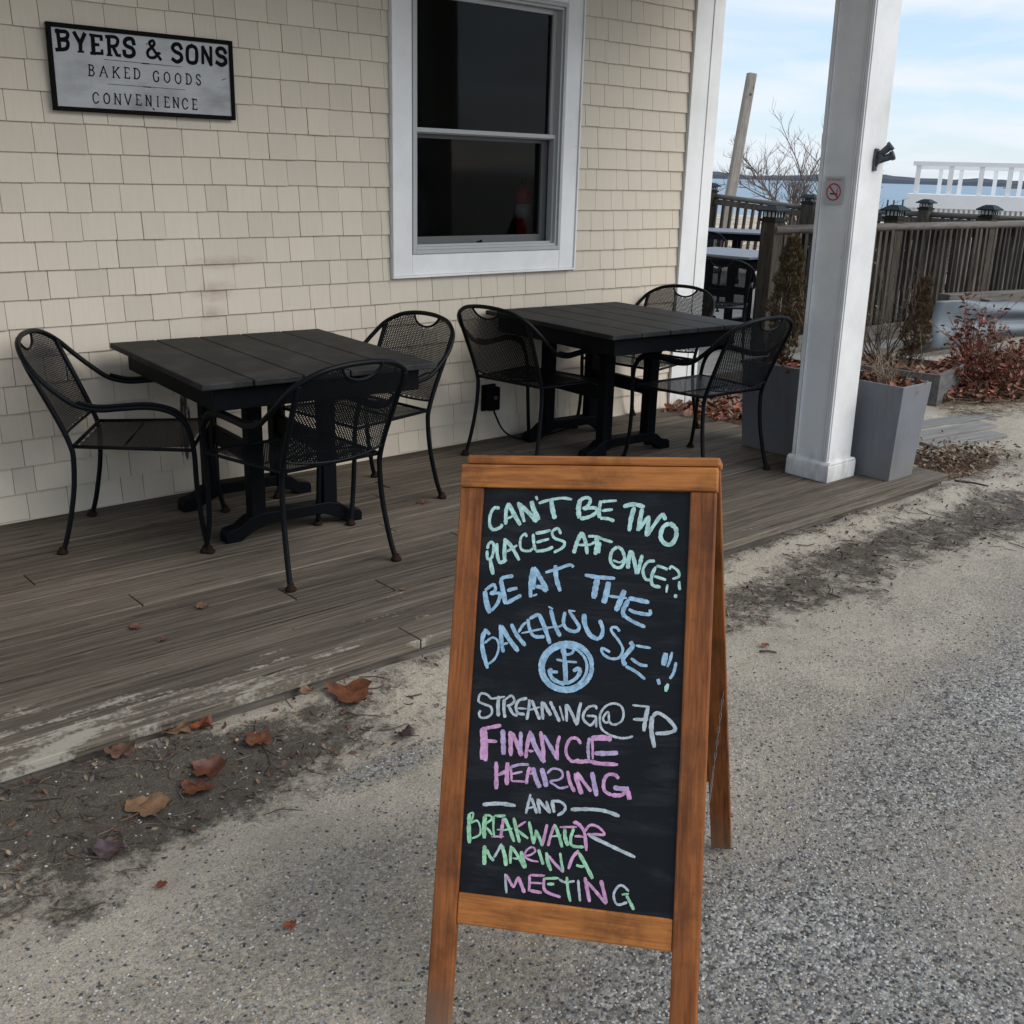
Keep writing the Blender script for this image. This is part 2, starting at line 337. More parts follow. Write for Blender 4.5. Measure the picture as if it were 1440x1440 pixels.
M['pilewood'] = mat_wood('silver_piling', (0.16, 0.14, 0.115), (0.37, 0.34, 0.30), (1.0, 12, 12), 0.8, axis='Z')
M['farland'] = mat_simple('far_wooded_shore', (0.045, 0.055, 0.072), 0.95, var=0.35, nscale=0.02, kind='World', bump=0)
M['farland2'] = mat_simple('nearer_wooded_shore', (0.06, 0.05, 0.05), 0.95, var=0.35, nscale=0.03, kind='World', bump=0)
M['ground'] = mat_ground()
def mat_water():
    t = NT('sea_water'); P = t.coord('World', (0.25, 0.6, 1), False); n = t.noise(P, 1.2, 8, 0.6); b = t.noise(t.coord('World', (0.01, 0.01, 1), False), 1.0, 4)
    c = t.mix(b, (0.12, 0.21, 0.28), (0.17, 0.27, 0.34))
    t.set(Base_Color=c, Roughness=0.35, Specular_IOR_Level=0.35, Normal=t.bump(n, 0.35, 0.25)); return t.m
M['water'] = mat_water()
def mat_glass():
    t = NT('window_glass'); o = t.t.nodes['Material Output']
    tr = t.n('ShaderNodeBsdfTransparent', {0: (0.50, 0.52, 0.52, 1)}); gl = t.n('ShaderNodeBsdfGlossy', {'Color': (1, 1, 1, 1), 'Roughness': 0.04})
    fr = t.n('ShaderNodeFresnel', {0: 1.24}); mxn = t.n('ShaderNodeMixShader'); t.L(fr.outputs[0], mxn.inputs[0]); t.L(tr.outputs[0], mxn.inputs[1]); t.L(gl.outputs[0], mxn.inputs[2])
    t.L(mxn.outputs[0], o.inputs[0]); return t.m
M['glass'] = mat_glass()

# ------------------------------------------------------------------ mesh helpers
def smooth_pts(pts, n=6, closed=False):
    P = [Vector(p) for p in pts]
    if len(P) < 3: return P
    out = []
    N = len(P); rng = range(N if closed else N - 1)
    for i in rng:
        if closed: a, b, c, d = P[(i - 1) % N], P[i], P[(i + 1) % N], P[(i + 2) % N]
        else:
            b, c = P[i], P[i + 1]; a = P[i - 1] if i > 0 else b * 2 - c; d = P[i + 2] if i + 2 < N else c * 2 - b
        for k in range(n):
            s = k / n
            out.append(0.5 * ((2 * b) + (c - a) * s + (2 * a - 5 * b + 4 * c - d) * s * s + (3 * b - a - 3 * c + d) * s ** 3))
    if not closed: out.append(P[-1])
    return out

class MB:
    def __init__(s): s.v = []; s.f = []; s.mi = []; s.sm = []; s.cur = 0
    def face(s, idx, smooth=False): s.f.append(tuple(idx)); s.mi.append(s.cur); s.sm.append(smooth)
    def box(s, c, d, rot=None, taper=None):
        # c centre, d full size; rot a Matrix/None; taper (tx,ty) scale of the top
        b = len(s.v); hx, hy, hz = d[0] / 2, d[1] / 2, d[2] / 2
        for z in (-1, 1):
            tx = ty = 1
            if taper and z > 0: tx, ty = taper
            for x, y in ((-1, -1), (1, -1), (1, 1), (-1, 1)):
                p = Vector((x * hx * tx, y * hy * ty, z * hz))
                if rot: p = rot @ p
                s.v.append(p + Vector(c))
        for q in ((0, 3, 2, 1), (4, 5, 6, 7), (0, 1, 5, 4), (1, 2, 6, 5), (2, 3, 7, 6), (3, 0, 4, 7)): s.face([b + i for i in q])
        return s
    def bb(s, x0, x1, y0, y1, z0, z1): return s.box(((x0 + x1) / 2, (y0 + y1) / 2, (z0 + z1) / 2), (abs(x1 - x0), abs(y1 - y0), abs(z1 - z0)))
    def prism(s, poly, axis, a, b):
        # poly: 2D points; extruded between a and b along axis ('x': poly in y,z ; 'y': poly in x,z ; 'z': x,y)
        n = len(poly); base = len(s.v)
        for t in (a, b):
            for p in poly:
                s.v.append(Vector((t, p[0], p[1])) if axis == 'x' else Vector((p[0], t, p[1])) if axis == 'y' else Vector((p[0], p[1], t)))
        s.face([base + i for i in range(n)][::-1]); s.face([base + n + i for i in range(n)])
        for i in range(n): j = (i + 1) % n; s.face((base + i, base + j, base + n + j, base + n + i))
        return s
    def tube(s, pts, r, sides=8, cap=True, closed=False, flat=1.0):
        P = [Vector(p) for p in pts]; n = len(P)
        if isinstance(r, (int, float)): r = [r] * n
        elif len(r) != n: r = [r[0] + (r[-1] - r[0]) * i / (n - 1) for i in range(n)]
        base = len(s.v); u = None
        for i in range(n):
            if closed: t = P[(i + 1) % n] - P[i - 1]
            else: t = P[min(i + 1, n - 1)] - P[max(i - 1, 0)]
            if t.length < 1e-9: t = Vector((0, 0, 1))
            t.normalize()
            if u is None: u = t.orthogonal().normalized()
            u = (u - t * u.dot(t))
            u = u.normalized() if u.length > 1e-6 else t.orthogonal().normalized()
            v = t.cross(u)
            for k in range(sides):
                a = 2 * math.pi * k / sides
                s.v.append(P[i] + (u * math.cos(a) + v * math.sin(a) * flat) * r[i])
        for i in range(n if closed else n - 1):
            for k in range(sides):
                a = base + i * sides + k; b = base + i * sides + (k + 1) % sides
                j = (i + 1) % n
                c = base + j * sides + (k + 1) % sides; d = base + j * sides + k
                s.face((a, b, c, d), True)
        if cap and not closed:
            s.face([base + k for k in range(sides)][::-1]); s.face([base + (n - 1) * sides + k for k in range(sides)])
        return s
    def lathe(s, prof, c=(0, 0, 0), seg=14, rot=None):
        base = len(s.v); c = Vector(c)
        for r, z in prof:
            for k in range(seg):
                a = 2 * math.pi * k / seg; p = Vector((r * math.cos(a), r * math.sin(a), z))
                if rot: p = rot @ p
                s.v.append(p + c)
        for i in range(len(prof) - 1):
            for k in range(seg):
                a = base + i * seg + k; b = base + i * seg + (k + 1) % seg
                s.face((a, b, b + seg, a + seg), True)
        s.face([base + k for k in range(seg)][::-1]); s.face([base + (len(prof) - 1) * seg + k for k in range(seg)])
        return s
    def quad(s, a, b, c, d, smooth=False):
        n = len(s.v); s.v += [Vector(a), Vector(b), Vector(c), Vector(d)]; s.face((n, n + 1, n + 2, n + 3), smooth)
    def tri(s, a, b, c):
        n = len(s.v); s.v += [Vector(a), Vector(b), Vector(c)]; s.face((n, n + 1, n + 2))
    def mesh(s, name, mats, bevel=0):
        me = bpy.data.meshes.new(name); me.from_pydata([tuple(p) for p in s.v], [], s.f)
        if not isinstance(mats, (list, tuple)): mats = [mats]
        for q in mats: me.materials.append(q)
        me.polygons.foreach_set('material_index', s.mi); me.polygons.foreach_set('use_smooth', s.sm)
        me.update(); return me
    def obj(s, name, mats, parent=None, loc=None, rotz=0, bevel=0, kind=None):
        return mk(name, s.mesh(name, mats), parent, loc, rotz, bevel, kind)

def mk(name, me, parent=None, loc=None, rotz=0, bevel=0, kind=None):
    o = bpy.data.objects.new(name, me); COL.objects.link(o)
    if parent: o.parent = parent
    if loc: o.location = loc
    if rotz: o.rotation_euler = (0, 0, rotz)
    if bevel:
        b = o.modifiers.new('bevel', 'BEVEL'); b.width = bevel; b.segments = 2; b.limit_method = 'ANGLE'; b.angle_limit = R_(40)
    if kind: o['kind'] = kind
    return o
def tag(o, label=None, cat=None, group=None, kind=None):
    if label: o['label'] = label
    if cat: o['category'] = cat
    if group: o['group'] = group
    if kind: o['kind'] = kind
    return o
def thing(name, label, cat, loc=(0, 0, 0), rotz=0, group=None):
    o = bpy.data.objects.new(name, None); COL.objects.link(o); o.empty_display_size = 0.1
    o.location = loc; o.rotation_euler = (0, 0, rotz)
    return tag(o, label, cat, group)
def setting(name):
    o = bpy.data.objects.new(name, None); COL.objects.link(o); o['kind'] = 'structure'; return o
def dup(root, loc, rotz, label, group=None):
    r = root.copy(); COL.objects.link(r); r.location = loc; r.rotation_euler = (0, 0, rotz); r['label'] = label
    if group: r['group'] = group
    for ch in list(root.children):
        c = ch.copy(); COL.objects.link(c); c.parent = r
        for g in list(ch.children):
            d = g.copy(); COL.objects.link(d); d.parent = c
    return r
rnd = random.random
def uni(a, b): return a + (b - a) * random.random()
CHALK = [["CAN'T BE TWO",[["m",7.1,-174.9,84.6,-186.7,85.1,-194.1,100.3,-193.6,120.0,-185.3,129.4,-170.5,123.8,-167.6,117.1],["m",7.6,-157.0,74.0,-160.9,90.6,-159.9,118.4],["m",9.2,-157.0,74.0,-145.6,93.2,-128.9,118.6],["m",5.0,-159.9,106.9,-142.0,98.0],["m",8.4,-137.0,71.5,-129.1,89.2,-121.0,111.7],["m",10.0,-136.8,74.8,-115.7,90.3,-94.5,110.5],["m",10.0,-108.7,68.7,-102.6,86.4,-90.6,107.0],["m",6.6,-100.2,58.6,-96.4,66.6],["m",6.6,-93.5,73.0,-77.3,67.4,-46.3,61.3,-24.9,63.6],["m",10.2,-67.4,67.0,-63.9,84.8,-57.8,103.9],["m",10.1,-8.6,63.0,-10.8,82.5,-8.1,101.7],["m",7.3,-10.1,64.7,4.2,59.2,12.5,63.7,8.3,75.2,-2.7,82.1],["m",7.3,-1.1,82.0,21.4,79.4,26.7,87.2,12.7,97.5,-6.5,102.4],["m",8.0,33.6,64.5,31.3,83.8,32.1,99.8],["m",6.4,35.3,66.8,65.6,63.9],["m",6.4,36.2,85.2,58.5,81.8],["m",7.2,33.7,99.7,49.8,100.6,62.8,104.8],["m",9.5,78.9,75.4,99.4,70.5,121.7,75.1],["m",9.5,101.2,76.0,95.9,98.5,93.1,124.0],["m",9.4,117.1,78.5,113.4,102.4,110.4,123.1],["m",8.6,111.1,121.5,128.8,95.4],["m",9.4,130.3,92.2,129.6,112.7,127.3,133.3],["m",7.8,128.8,131.7,140.5,112.2,156.8,89.4,163.4,100.1],["m",9.3,171.4,106.0,159.3,114.5,155.4,133.5,163.7,145.6,176.1,147.3,184.9,133.6,184.2,116.4,171.4,105.3]]],["PLACES AT ONCE",[["m",6.1,-195.2,169.1,-193.4,159.2,-186.9,154.8,-182.2,161.9,-182.8,178.2,-186.3,188.1,-193.9,188.5,-195.8,172.4],["m",9.2,-187.9,189.8,-179.8,220.9],["m",7.6,-175.8,156.7,-174.5,176.1,-167.3,195.2,-152.7,189.5],["m",7.5,-158.9,146.1,-159.2,167.2,-157.7,189.8],["m",8.4,-158.7,149.3,-144.4,163.2,-126.9,189.7],["m",5.8,-155.4,173.5,-133.0,159.4],["m",5.8,-114.1,142.2,-117.8,135.9,-125.7,142.8,-127.3,157.4,-122.4,168.5,-107.4,170.1,-99.5,164.1],["m",6.6,-101.3,135.1,-98.3,156.0,-94.3,168.6],["m",6.6,-96.4,134.1,-65.5,126.9],["m",6.3,-93.6,152.5,-67.7,144.7],["m",6.6,-94.2,170.2,-74.6,167.6,-58.6,160.3],["m",5.9,-43.8,133.9,-51.0,123.0,-62.0,130.0,-56.4,142.5,-36.4,149.6,-39.0,160.9,-56.3,171.4],["m",8.4,-15.7,171.6,-10.4,149.8,-1.8,128.6],["m",8.4,-1.8,128.6,7.3,148.9,11.8,172.5],["m",4.8,-11.8,154.7,15.6,153.3,26.5,146.3],["m",5.6,11.5,136.7,27.6,136.7,43.9,142.3,61.6,146.9],["m",8.8,29.1,135.1,30.1,154.1,27.9,173.2],["m",8.0,36.1,147.4,34.9,169.7],["m",7.1,71.6,155.1,60.9,165.1,58.6,182.6,67.1,194.7,79.8,195.5,87.0,181.0,81.4,162.5,71.6,155.1],["m",4.0,63.4,182.3,77.8,186.2,85.4,179.5],["m",8.2,98.7,161.5,94.8,179.0,94.1,197.8],["m",7.9,100.4,163.0,107.8,189.2,111.8,207.7],["m",7.8,121.1,169.7,117.2,188.7,113.3,207.6],["m",5.9,146.5,180.8,132.6,183.2,123.9,199.2,129.3,216.0,140.3,218.5],["m",7.0,148.5,191.6,141.5,210.6,143.7,227.5,159.4,231.2],["m",5.4,149.9,190.0,160.9,192.4,171.9,196.5],["m",5.9,146.1,210.4,169.6,216.7],["m",5.4,174.9,196.3,179.3,190.6,191.9,198.4,193.9,209.1,181.8,214.4],["m",6.1,173.0,225.7,171.3,241.2],["m",7.0,195.0,218.2,197.1,235.0],["m",9.2,186.1,246.4,192.2,247.6]]],["BE AT THE",[["b",10.4,-195.1,254.8,-190.2,277.0,-182.0,298.8],["b",7.0,-195.2,253.2,-177.6,240.9,-173.5,251.9,-183.1,258.9],["b",7.5,-184.7,259.0,-166.4,257.8,-162.7,264.0,-168.2,280.3,-179.0,293.8],["b",10.0,-163.3,230.4,-156.7,254.0,-150.0,279.1],["b",7.5,-165.0,230.5,-155.3,225.1,-137.2,221.6],["b",8.3,-148.5,251.9,-127.4,245.8],["b",8.3,-148.5,277.5,-131.0,266.8,-118.2,259.6],["b",9.0,-97.1,202.5,-100.4,228.2,-99.1,263.1],["b",10.2,-95.5,202.4,-81.0,223.9,-64.9,248.3],["b",4.9,-95.2,259.7,-85.6,255.9],["b",8.2,-89.8,240.3,-76.6,242.7,-66.4,250.0],["b",9.8,-93.3,210.3,-93.9,227.8,-94.4,247.0],["b",6.5,-71.1,212.1,-47.9,204.4,-22.5,195.0,-14.2,199.3],["b",9.4,-51.6,196.7,-48.5,221.9,-38.9,248.2],["b",8.0,9.1,213.8,34.9,217.0,69.8,218.0],["b",12.4,35.0,218.5,29.1,259.6],["b",12.6,57.5,225.0,53.9,248.7,49.3,267.6],["b",5.5,58.9,253.0,95.1,255.4],["b",12.8,89.7,240.2,82.8,259.3,74.4,281.5],["b",9.4,98.4,258.2,88.5,280.5,92.2,292.6],["b",9.4,98.3,255.2,139.0,261.8],["b",7.0,99.3,276.7,112.0,282.0,140.0,284.7,141.1,275.4],["b",7.2,90.5,289.7,109.7,300.6,133.3,309.7]]],["BAKEHOUSE",[["b",10.0,-186.4,330.9,-193.6,347.3,-191.8,372.4,-179.2,409.2],["b",8.3,-186.2,334.1,-179.0,341.5],["b",5.0,-189.4,359.6,-173.6,347.4,-161.6,352.8,-158.8,369.9,-165.7,389.3,-179.8,401.4],["b",8.3,-158.8,321.0,-153.3,353.8,-148.5,375.4],["b",9.9,-155.4,322.4,-140.7,345.0,-117.6,371.5],["b",4.9,-149.6,359.8,-139.9,356.0],["b",8.2,-135.9,317.8,-123.0,339.0,-103.7,359.5],["b",5.7,-120.0,334.1,-112.7,320.9,-105.0,312.5],["b",6.5,-102.1,306.0,-97.7,324.6,-87.0,339.5,-65.9,339.5],["b",4.1,-113.4,335.1,-71.7,324.3,-39.8,317.3],["b",7.3,-98.9,305.8,-80.0,295.1],["b",8.9,-80.0,295.1,-67.1,319.3,-53.8,352.6],["b",8.9,-56.1,285.6,-46.4,314.7,-33.8,337.2],["b",4.0,-61.4,279.6,-51.4,283.7],["b",4.8,-39.7,318.9,-30.3,313.6],["b",7.2,-26.9,288.3,-28.9,310.3,-20.2,322.2,-4.0,325.7,3.5,317.4,-5.2,304.0,-19.0,286.2],["b",4.0,-20.7,284.8,-6.2,286.1],["b",10.8,11.6,290.4,14.3,310.4,24.8,329.8,39.5,338.0],["b",8.2,43.1,300.7,50.2,317.2,47.9,332.7,37.9,338.9],["b",5.9,84.1,320.9,77.5,313.7,68.2,314.3,68.5,322.0,83.4,339.3,92.0,355.5,84.9,371.3,69.5,374.0,55.1,367.5,49.9,358.7,52.9,355.4,67.3,361.9],["b",9.6,105.2,339.2,110.3,348.0,100.1,362.5,92.8,373.7,98.0,385.4],["b",5.4,116.4,346.0,145.8,349.1],["b",6.2,108.2,371.0,125.6,381.7,141.1,383.5],["b",6.2,98.1,386.9,118.6,395.9,137.6,409.4],["b",12.2,175.1,356.7,171.5,381.0],["b",6.1,187.2,354.2,179.2,383.4],["b",5.7,195.5,373.1,191.7,392.9,184.6,405.4],["b",9.1,161.9,407.3,165.4,417.5],["m",8.5,181.9,414.6,178.0,429.9]]],["anchor emblem",[["b",8.5,33.5,391.4,31.7,405.9,25.1,419.5,14.2,430.7,0.2,438.5,-15.7,442.2,-31.9,441.3,-46.8,435.9,-59.0,426.5,-67.3,414.0,-70.7,399.7,-69.0,384.9,-62.3,371.2,-51.3,359.8,-37.0,352.0,-21.0,348.5,-4.7,349.6,10.2,355.2,22.2,364.7,30.2,377.1,33.5,391.4],["b",6.0,4.9,428.6,-7.2,434.6,-20.6,437.0,-34.1,435.5,-46.2,430.2,-55.9,421.6,-62.1,410.6,-64.2,398.3,-62.0,385.7,-55.7,374.3,-46.0,365.2,-33.7,359.1,-20.1,356.9,-6.7,358.5,5.4,363.9,15.0,372.6,21.0,383.6,23.0,395.9,20.8,408.2,14.5,419.5,4.9,428.6],["b",3.5,28.5,405.0,22.6,417.5,12.8,427.8,0.0,435.1,-14.5,438.6,-29.4,438.0,-43.2,433.3,-54.5,424.9,-62.2,413.6,-65.6,400.6,-64.3,387.1,-58.3,374.5,-48.3,364.1,-35.4,356.8,-20.7,353.3,-5.7,354.1,8.0,359.0,19.2,367.6,26.7,378.8,29.9,391.7,28.5,405.0],["b",9.9,-26.3,355.2,-21.2,390.4,-17.3,429.9],["b",5.4,-26.4,353.7,-28.9,366.3,-20.6,371.8,-8.1,367.8,-5.5,356.8,-15.4,351.3],["b",4.8,-39.2,382.5,-19.9,384.9,2.4,385.4],["b",8.0,-52.1,408.2,-45.0,420.0,-31.9,426.6,-19.0,428.5],["b",7.4,-46.1,401.6,-53.8,406.8,-34.6,406.8],["b",7.9,-15.8,428.3,1.0,417.7,9.0,404.8,6.2,397.4,-4.6,402.8]]],["STREAMING @ 7P",[["w",5.2,-166.8,468.9,-177.3,460.5,-190.5,460.1,-193.6,474.4,-182.5,479.6,-167.4,484.4,-164.9,496.6,-174.1,505.1,-187.2,506.3,-191.0,498.9,-188.2,492.5],["w",4.6,-166.9,468.1,-139.4,461.9],["w",8.2,-152.5,461.5,-152.8,481.6,-150.6,501.4],["w",7.3,-140.7,466.6,-140.2,486.6,-136.7,503.2],["w",4.9,-139.0,468.0,-126.6,459.2,-119.5,467.9,-125.4,476.1,-135.0,480.0],["w",6.5,-131.8,478.2,-121.0,494.1,-111.1,496.3],["w",6.4,-93.9,461.8,-109.8,467.0,-115.6,478.3,-111.4,491.7,-96.8,493.5],["w",4.2,-112.0,482.6,-92.6,482.4],["w",6.4,-89.0,463.7,-89.4,482.1,-92.1,503.7],["w",6.8,-84.1,464.8,-74.9,483.8,-65.8,501.3],["w",4.2,-92.5,485.4,-67.2,477.0],["w",6.7,-63.1,466.0,-62.0,484.2,-59.4,500.7],["w",7.2,-61.4,467.4,-51.0,481.7,-44.0,491.7],["w",7.2,-47.2,464.6,-38.3,480.5,-25.9,502.2],["w",4.0,-27.7,472.0,-22.0,488.2,-18.1,499.9],["w",7.1,-15.2,467.8,-11.8,500.9],["w",7.1,-13.6,467.7,-1.5,486.3,9.0,506.5],["w",7.1,14.5,462.2,10.8,482.2,9.7,504.9],["w",5.0,46.3,472.9,42.9,467.2,30.6,469.8,21.8,481.2,20.8,493.3,29.1,501.6,37.0,503.8,45.8,492.5],["w",4.7,26.8,486.8,43.9,486.7,45.7,491.0,47.3,507.4],["w",4.6,73.8,494.4,64.6,496.8,59.6,489.8,65.3,478.7,69.9,478.3,72.3,494.6,81.8,499.7,95.3,492.4,99.3,478.6,94.0,464.2,79.8,459.4,64.6,465.3,54.5,479.7,53.8,496.3,59.1,510.7,75.0,519.7,93.7,523.8,108.9,522.4,119.4,518.4],["w",4.3,115.3,460.0,148.9,460.7],["w",8.4,145.9,461.0,142.2,480.7,139.5,507.6],["w",5.8,118.0,486.6,146.9,484.7],["w",9.8,154.2,478.1,153.8,504.7,161.2,536.4],["w",7.3,154.3,479.6,164.5,471.2,183.0,479.9,198.6,496.1,194.4,503.8,178.1,508.3,161.6,509.9]]],["FINANCE",[["p",10.2,-183.2,527.5,-179.9,551.8,-178.9,588.3],["p",10.1,-177.5,527.0,-173.4,551.1,-171.4,590.6],["p",7.4,-183.9,529.1,-166.2,524.4,-143.8,518.5],["p",7.3,-172.5,551.1,-149.7,550.4],["l",10.1,-140.0,526.5,-137.5,550.7,-135.1,574.8],["p",8.9,-124.4,528.1,-120.4,576.4],["p",9.7,-121.8,530.9,-107.4,553.9,-98.1,574.1],["l",8.0,-102.7,527.6,-102.0,550.3,-101.6,568.5],["p",8.0,-83.6,524.3,-88.2,552.0,-89.8,577.8],["l",9.6,-83.4,527.3,-72.2,553.4,-51.3,583.0],["p",5.6,-86.0,562.4,-74.8,562.8],["p",8.3,-62.8,523.8,-56.1,554.9,-52.9,581.6],["l",7.9,-56.0,530.7,-40.4,553.3,-24.8,575.8],["p",7.1,-24.4,529.2,-28.0,549.1,-26.5,574.4],["p",6.6,18.7,541.5,10.4,531.9,-2.1,533.1,-9.9,548.8,-8.2,565.1,3.4,575.9,17.2,571.5],["l",7.0,35.2,528.0,33.0,546.1,35.8,569.6],["p",5.3,39.8,527.5,43.5,568.8],["p",11.6,38.3,529.2,59.9,526.3,78.5,526.8],["l",9.9,46.0,556.7,69.1,555.2,92.0,552.1],["p",7.8,9.5,573.8,20.5,574.9,35.9,572.6,54.6,575.1,93.0,574.1]]],["HEARING",[["p",9.7,-149.5,589.9,-145.9,642.4],["p",10.0,-126.1,589.1,-124.8,632.6],["p",6.5,-143.7,615.1,-125.1,604.1,-117.5,597.2],["p",4.8,-119.2,595.9,-115.7,624.2],["l",5.6,-119.1,597.4,-101.8,591.1,-82.7,589.2],["p",4.5,-116.6,610.7,-94.6,603.9],["p",4.8,-115.7,624.2,-88.6,622.8],["p",7.2,-80.8,593.5,-84.5,611.9,-85.9,627.0],["l",9.2,-74.4,594.3,-66.7,616.0,-57.8,631.4],["p",4.5,-80.0,606.9,-70.7,602.9],["l",10.8,-57.0,594.0,-49.4,614.2,-45.4,628.6],["l",4.7,-45.3,603.3,-34.9,593.2,-19.0,594.6,-13.8,604.4,-21.1,612.7,-38.2,617.4,-28.4,623.8,-17.1,628.5,-1.7,623.9],["p",7.0,-4.9,594.6,1.0,616.2,11.2,632.9],["p",9.3,10.8,597.4,16.4,614.6,25.3,635.8],["p",7.2,13.9,595.6,28.8,613.3,43.5,629.4],["l",9.6,43.2,592.6,49.0,615.5,54.7,636.9],["p",7.3,95.8,600.3,87.8,593.8,74.1,595.2,67.1,607.7,69.5,625.1,83.6,632.3],["l",9.2,85.9,617.5,102.7,618.6,116.3,617.1],["p",7.6,83.6,632.3,101.8,630.3,113.4,620.3],["p",9.1,113.4,618.9,117.0,631.6,118.7,637.2]]],["AND",[["w",7.8,-171.9,674.5,-138.4,669.3,-104.7,670.1],["w",6.0,-76.0,645.3,-79.6,663.6,-83.1,683.2],["w",6.3,-74.0,652.5,-66.7,668.0,-61.2,680.7],["w",4.0,-80.6,672.6,-66.7,668.0],["w",6.3,-61.3,652.6,-54.9,680.0],["w",6.3,-59.6,653.9,-47.9,665.9,-36.2,676.5],["w",6.3,-43.8,655.1,-34.6,677.7],["w",7.1,-32.8,655.4,-26.9,675.4],["w",6.0,-34.4,654.8,-17.2,653.7,-5.9,661.3,-8.4,671.8,-20.4,680.5],["w",7.1,5.3,666.6,40.7,662.6,71.3,662.8,100.6,669.7]]],["BREAKWATER",[["g",8.9,-198.1,694.7,-197.1,720.1,-194.0,751.1],["g",4.1,-198.1,694.7,-190.2,692.3,-191.0,702.9,-195.2,712.4],["g",4.5,-194.4,712.3,-181.0,706.3,-173.6,718.9,-174.3,732.4,-189.8,741.6],["g",8.9,-165.6,695.6,-165.7,716.5,-164.2,738.6],["g",4.5,-167.3,694.3,-154.4,694.3,-152.3,701.5,-166.0,712.0],["g",5.6,-160.8,717.4,-148.6,730.8],["g",4.8,-147.2,693.5,-147.5,712.9,-144.3,734.8],["g",5.6,-146.4,693.4,-124.1,690.8],["g",4.0,-139.8,719.4,-120.6,718.6],["p",4.0,-150.0,733.9,-124.6,730.9],["p",7.2,-127.0,695.6,-129.6,715.2,-130.7,734.6],["g",7.2,-125.4,695.5,-114.5,715.0,-103.4,738.7],["g",4.0,-130.1,719.8,-108.2,714.2],["g",6.7,-107.1,693.4,-100.1,716.2,-92.3,738.9],["p",4.8,-98.9,710.2,-82.2,697.9],["g",6.0,-96.9,715.9,-75.5,729.5],["g",6.6,-75.9,697.2,-69.8,718.6,-63.9,738.4],["g",5.5,-63.9,738.4,-60.8,711.7],["g",6.6,-62.4,711.8,-53.7,725.5,-46.5,740.7],["p",6.6,-46.6,739.3,-43.1,718.4,-39.6,698.9],["p",5.9,-24.1,697.1,-30.7,716.9,-35.6,739.4],["g",6.5,-24.0,698.6,-15.1,718.0,-7.7,739.0],["g",3.9,-30.5,721.3,-10.5,716.0],["p",4.4,-14.5,701.8,19.4,697.9],["g",7.8,-4.3,703.6,-2.5,720.9,3.7,734.7],["g",6.2,13.4,701.5,8.3,719.6,12.1,733.7,35.2,733.8],["p",5.4,15.8,715.8,34.2,715.1],["p",6.5,13.0,692.8,17.4,689.4,33.7,705.0,40.1,740.4],["p",4.9,35.2,704.8,42.3,693.8,51.4,691.3,63.8,695.6,73.5,706.1,58.3,707.9,40.0,709.3],["w",7.0,43.2,711.1,74.3,721.9,105.0,732.5,134.0,741.8]]],["MARINA",[["g",8.8,-162.4,751.7,-161.9,770.9,-160.6,788.4],["g",6.4,-157.9,758.6,-150.6,771.0,-142.1,778.8],["w",5.1,-142.5,772.9,-128.4,744.7],["g",8.0,-128.2,747.6,-120.5,767.3,-116.9,785.9],["g",7.1,-109.2,746.8,-108.5,780.5],["g",6.7,-107.4,749.5,-95.5,762.8,-79.8,785.6],["g",4.0,-104.5,769.7,-88.7,769.2],["g",8.7,-88.1,754.5,-83.9,770.1,-78.2,785.5],["p",3.9,-82.7,764.1,-77.2,751.7,-66.6,744.6,-60.0,751.1,-68.9,759.5,-81.2,763.9,-68.2,769.6,-52.5,770.6],["g",6.6,-53.9,747.5,-48.4,761.4,-42.9,775.2],["g",7.8,-38.0,751.4,-33.8,769.7,-26.7,784.8],["p",5.9,-34.6,756.8,-18.2,772.1,-2.0,784.6],["g",5.4,-10.9,749.5,-7.7,765.1,-2.8,783.2],["p",5.8,24.8,740.8,13.4,756.7,6.9,777.7],["g",7.7,25.1,745.1,38.3,763.7,54.9,790.2],["g",5.4,21.7,768.6,32.5,770.1,43.0,766.0]]],["MEETING",[["w",5.5,-117.5,800.6,-112.7,836.4],["p",6.0,-115.1,801.8,-104.5,817.9,-97.8,824.3],["p",5.0,-97.9,822.8,-91.3,803.1],["p",7.6,-91.3,803.1,-82.3,820.8,-76.9,831.7],["p",5.5,-68.8,797.4,-68.5,827.7],["p",5.0,-68.1,797.3,-38.5,795.0],["p",4.7,-67.2,811.6,-42.3,809.9],["p",7.0,-66.3,826.0,-42.8,827.2],["p",5.9,-39.8,799.5,-38.6,819.5,-27.4,826.7,-5.5,831.0],["g",5.4,-41.3,801.1,-10.6,796.5],["g",7.0,-33.0,810.1,-19.1,808.3],["w",4.9,-10.4,798.6,2.1,802.7,20.3,798.3],["g",5.8,4.6,792.4,8.3,816.3,14.0,837.0],["w",5.4,27.0,795.2,29.5,813.5,32.9,834.4],["p",7.6,39.7,789.3,45.4,811.4,51.1,833.5],["p",6.4,44.7,797.3,63.8,814.7,82.8,833.5],["p",7.6,70.9,791.1,77.2,811.6,83.5,832.0],["w",4.9,124.9,805.3,114.0,796.9,105.1,798.0,96.8,811.8,98.9,825.7,106.7,831.7,122.8,825.3],["g",4.5,111.8,812.7,125.1,809.5],["g",6.7,120.8,812.9,128.8,825.9,136.0,837.6]]]]
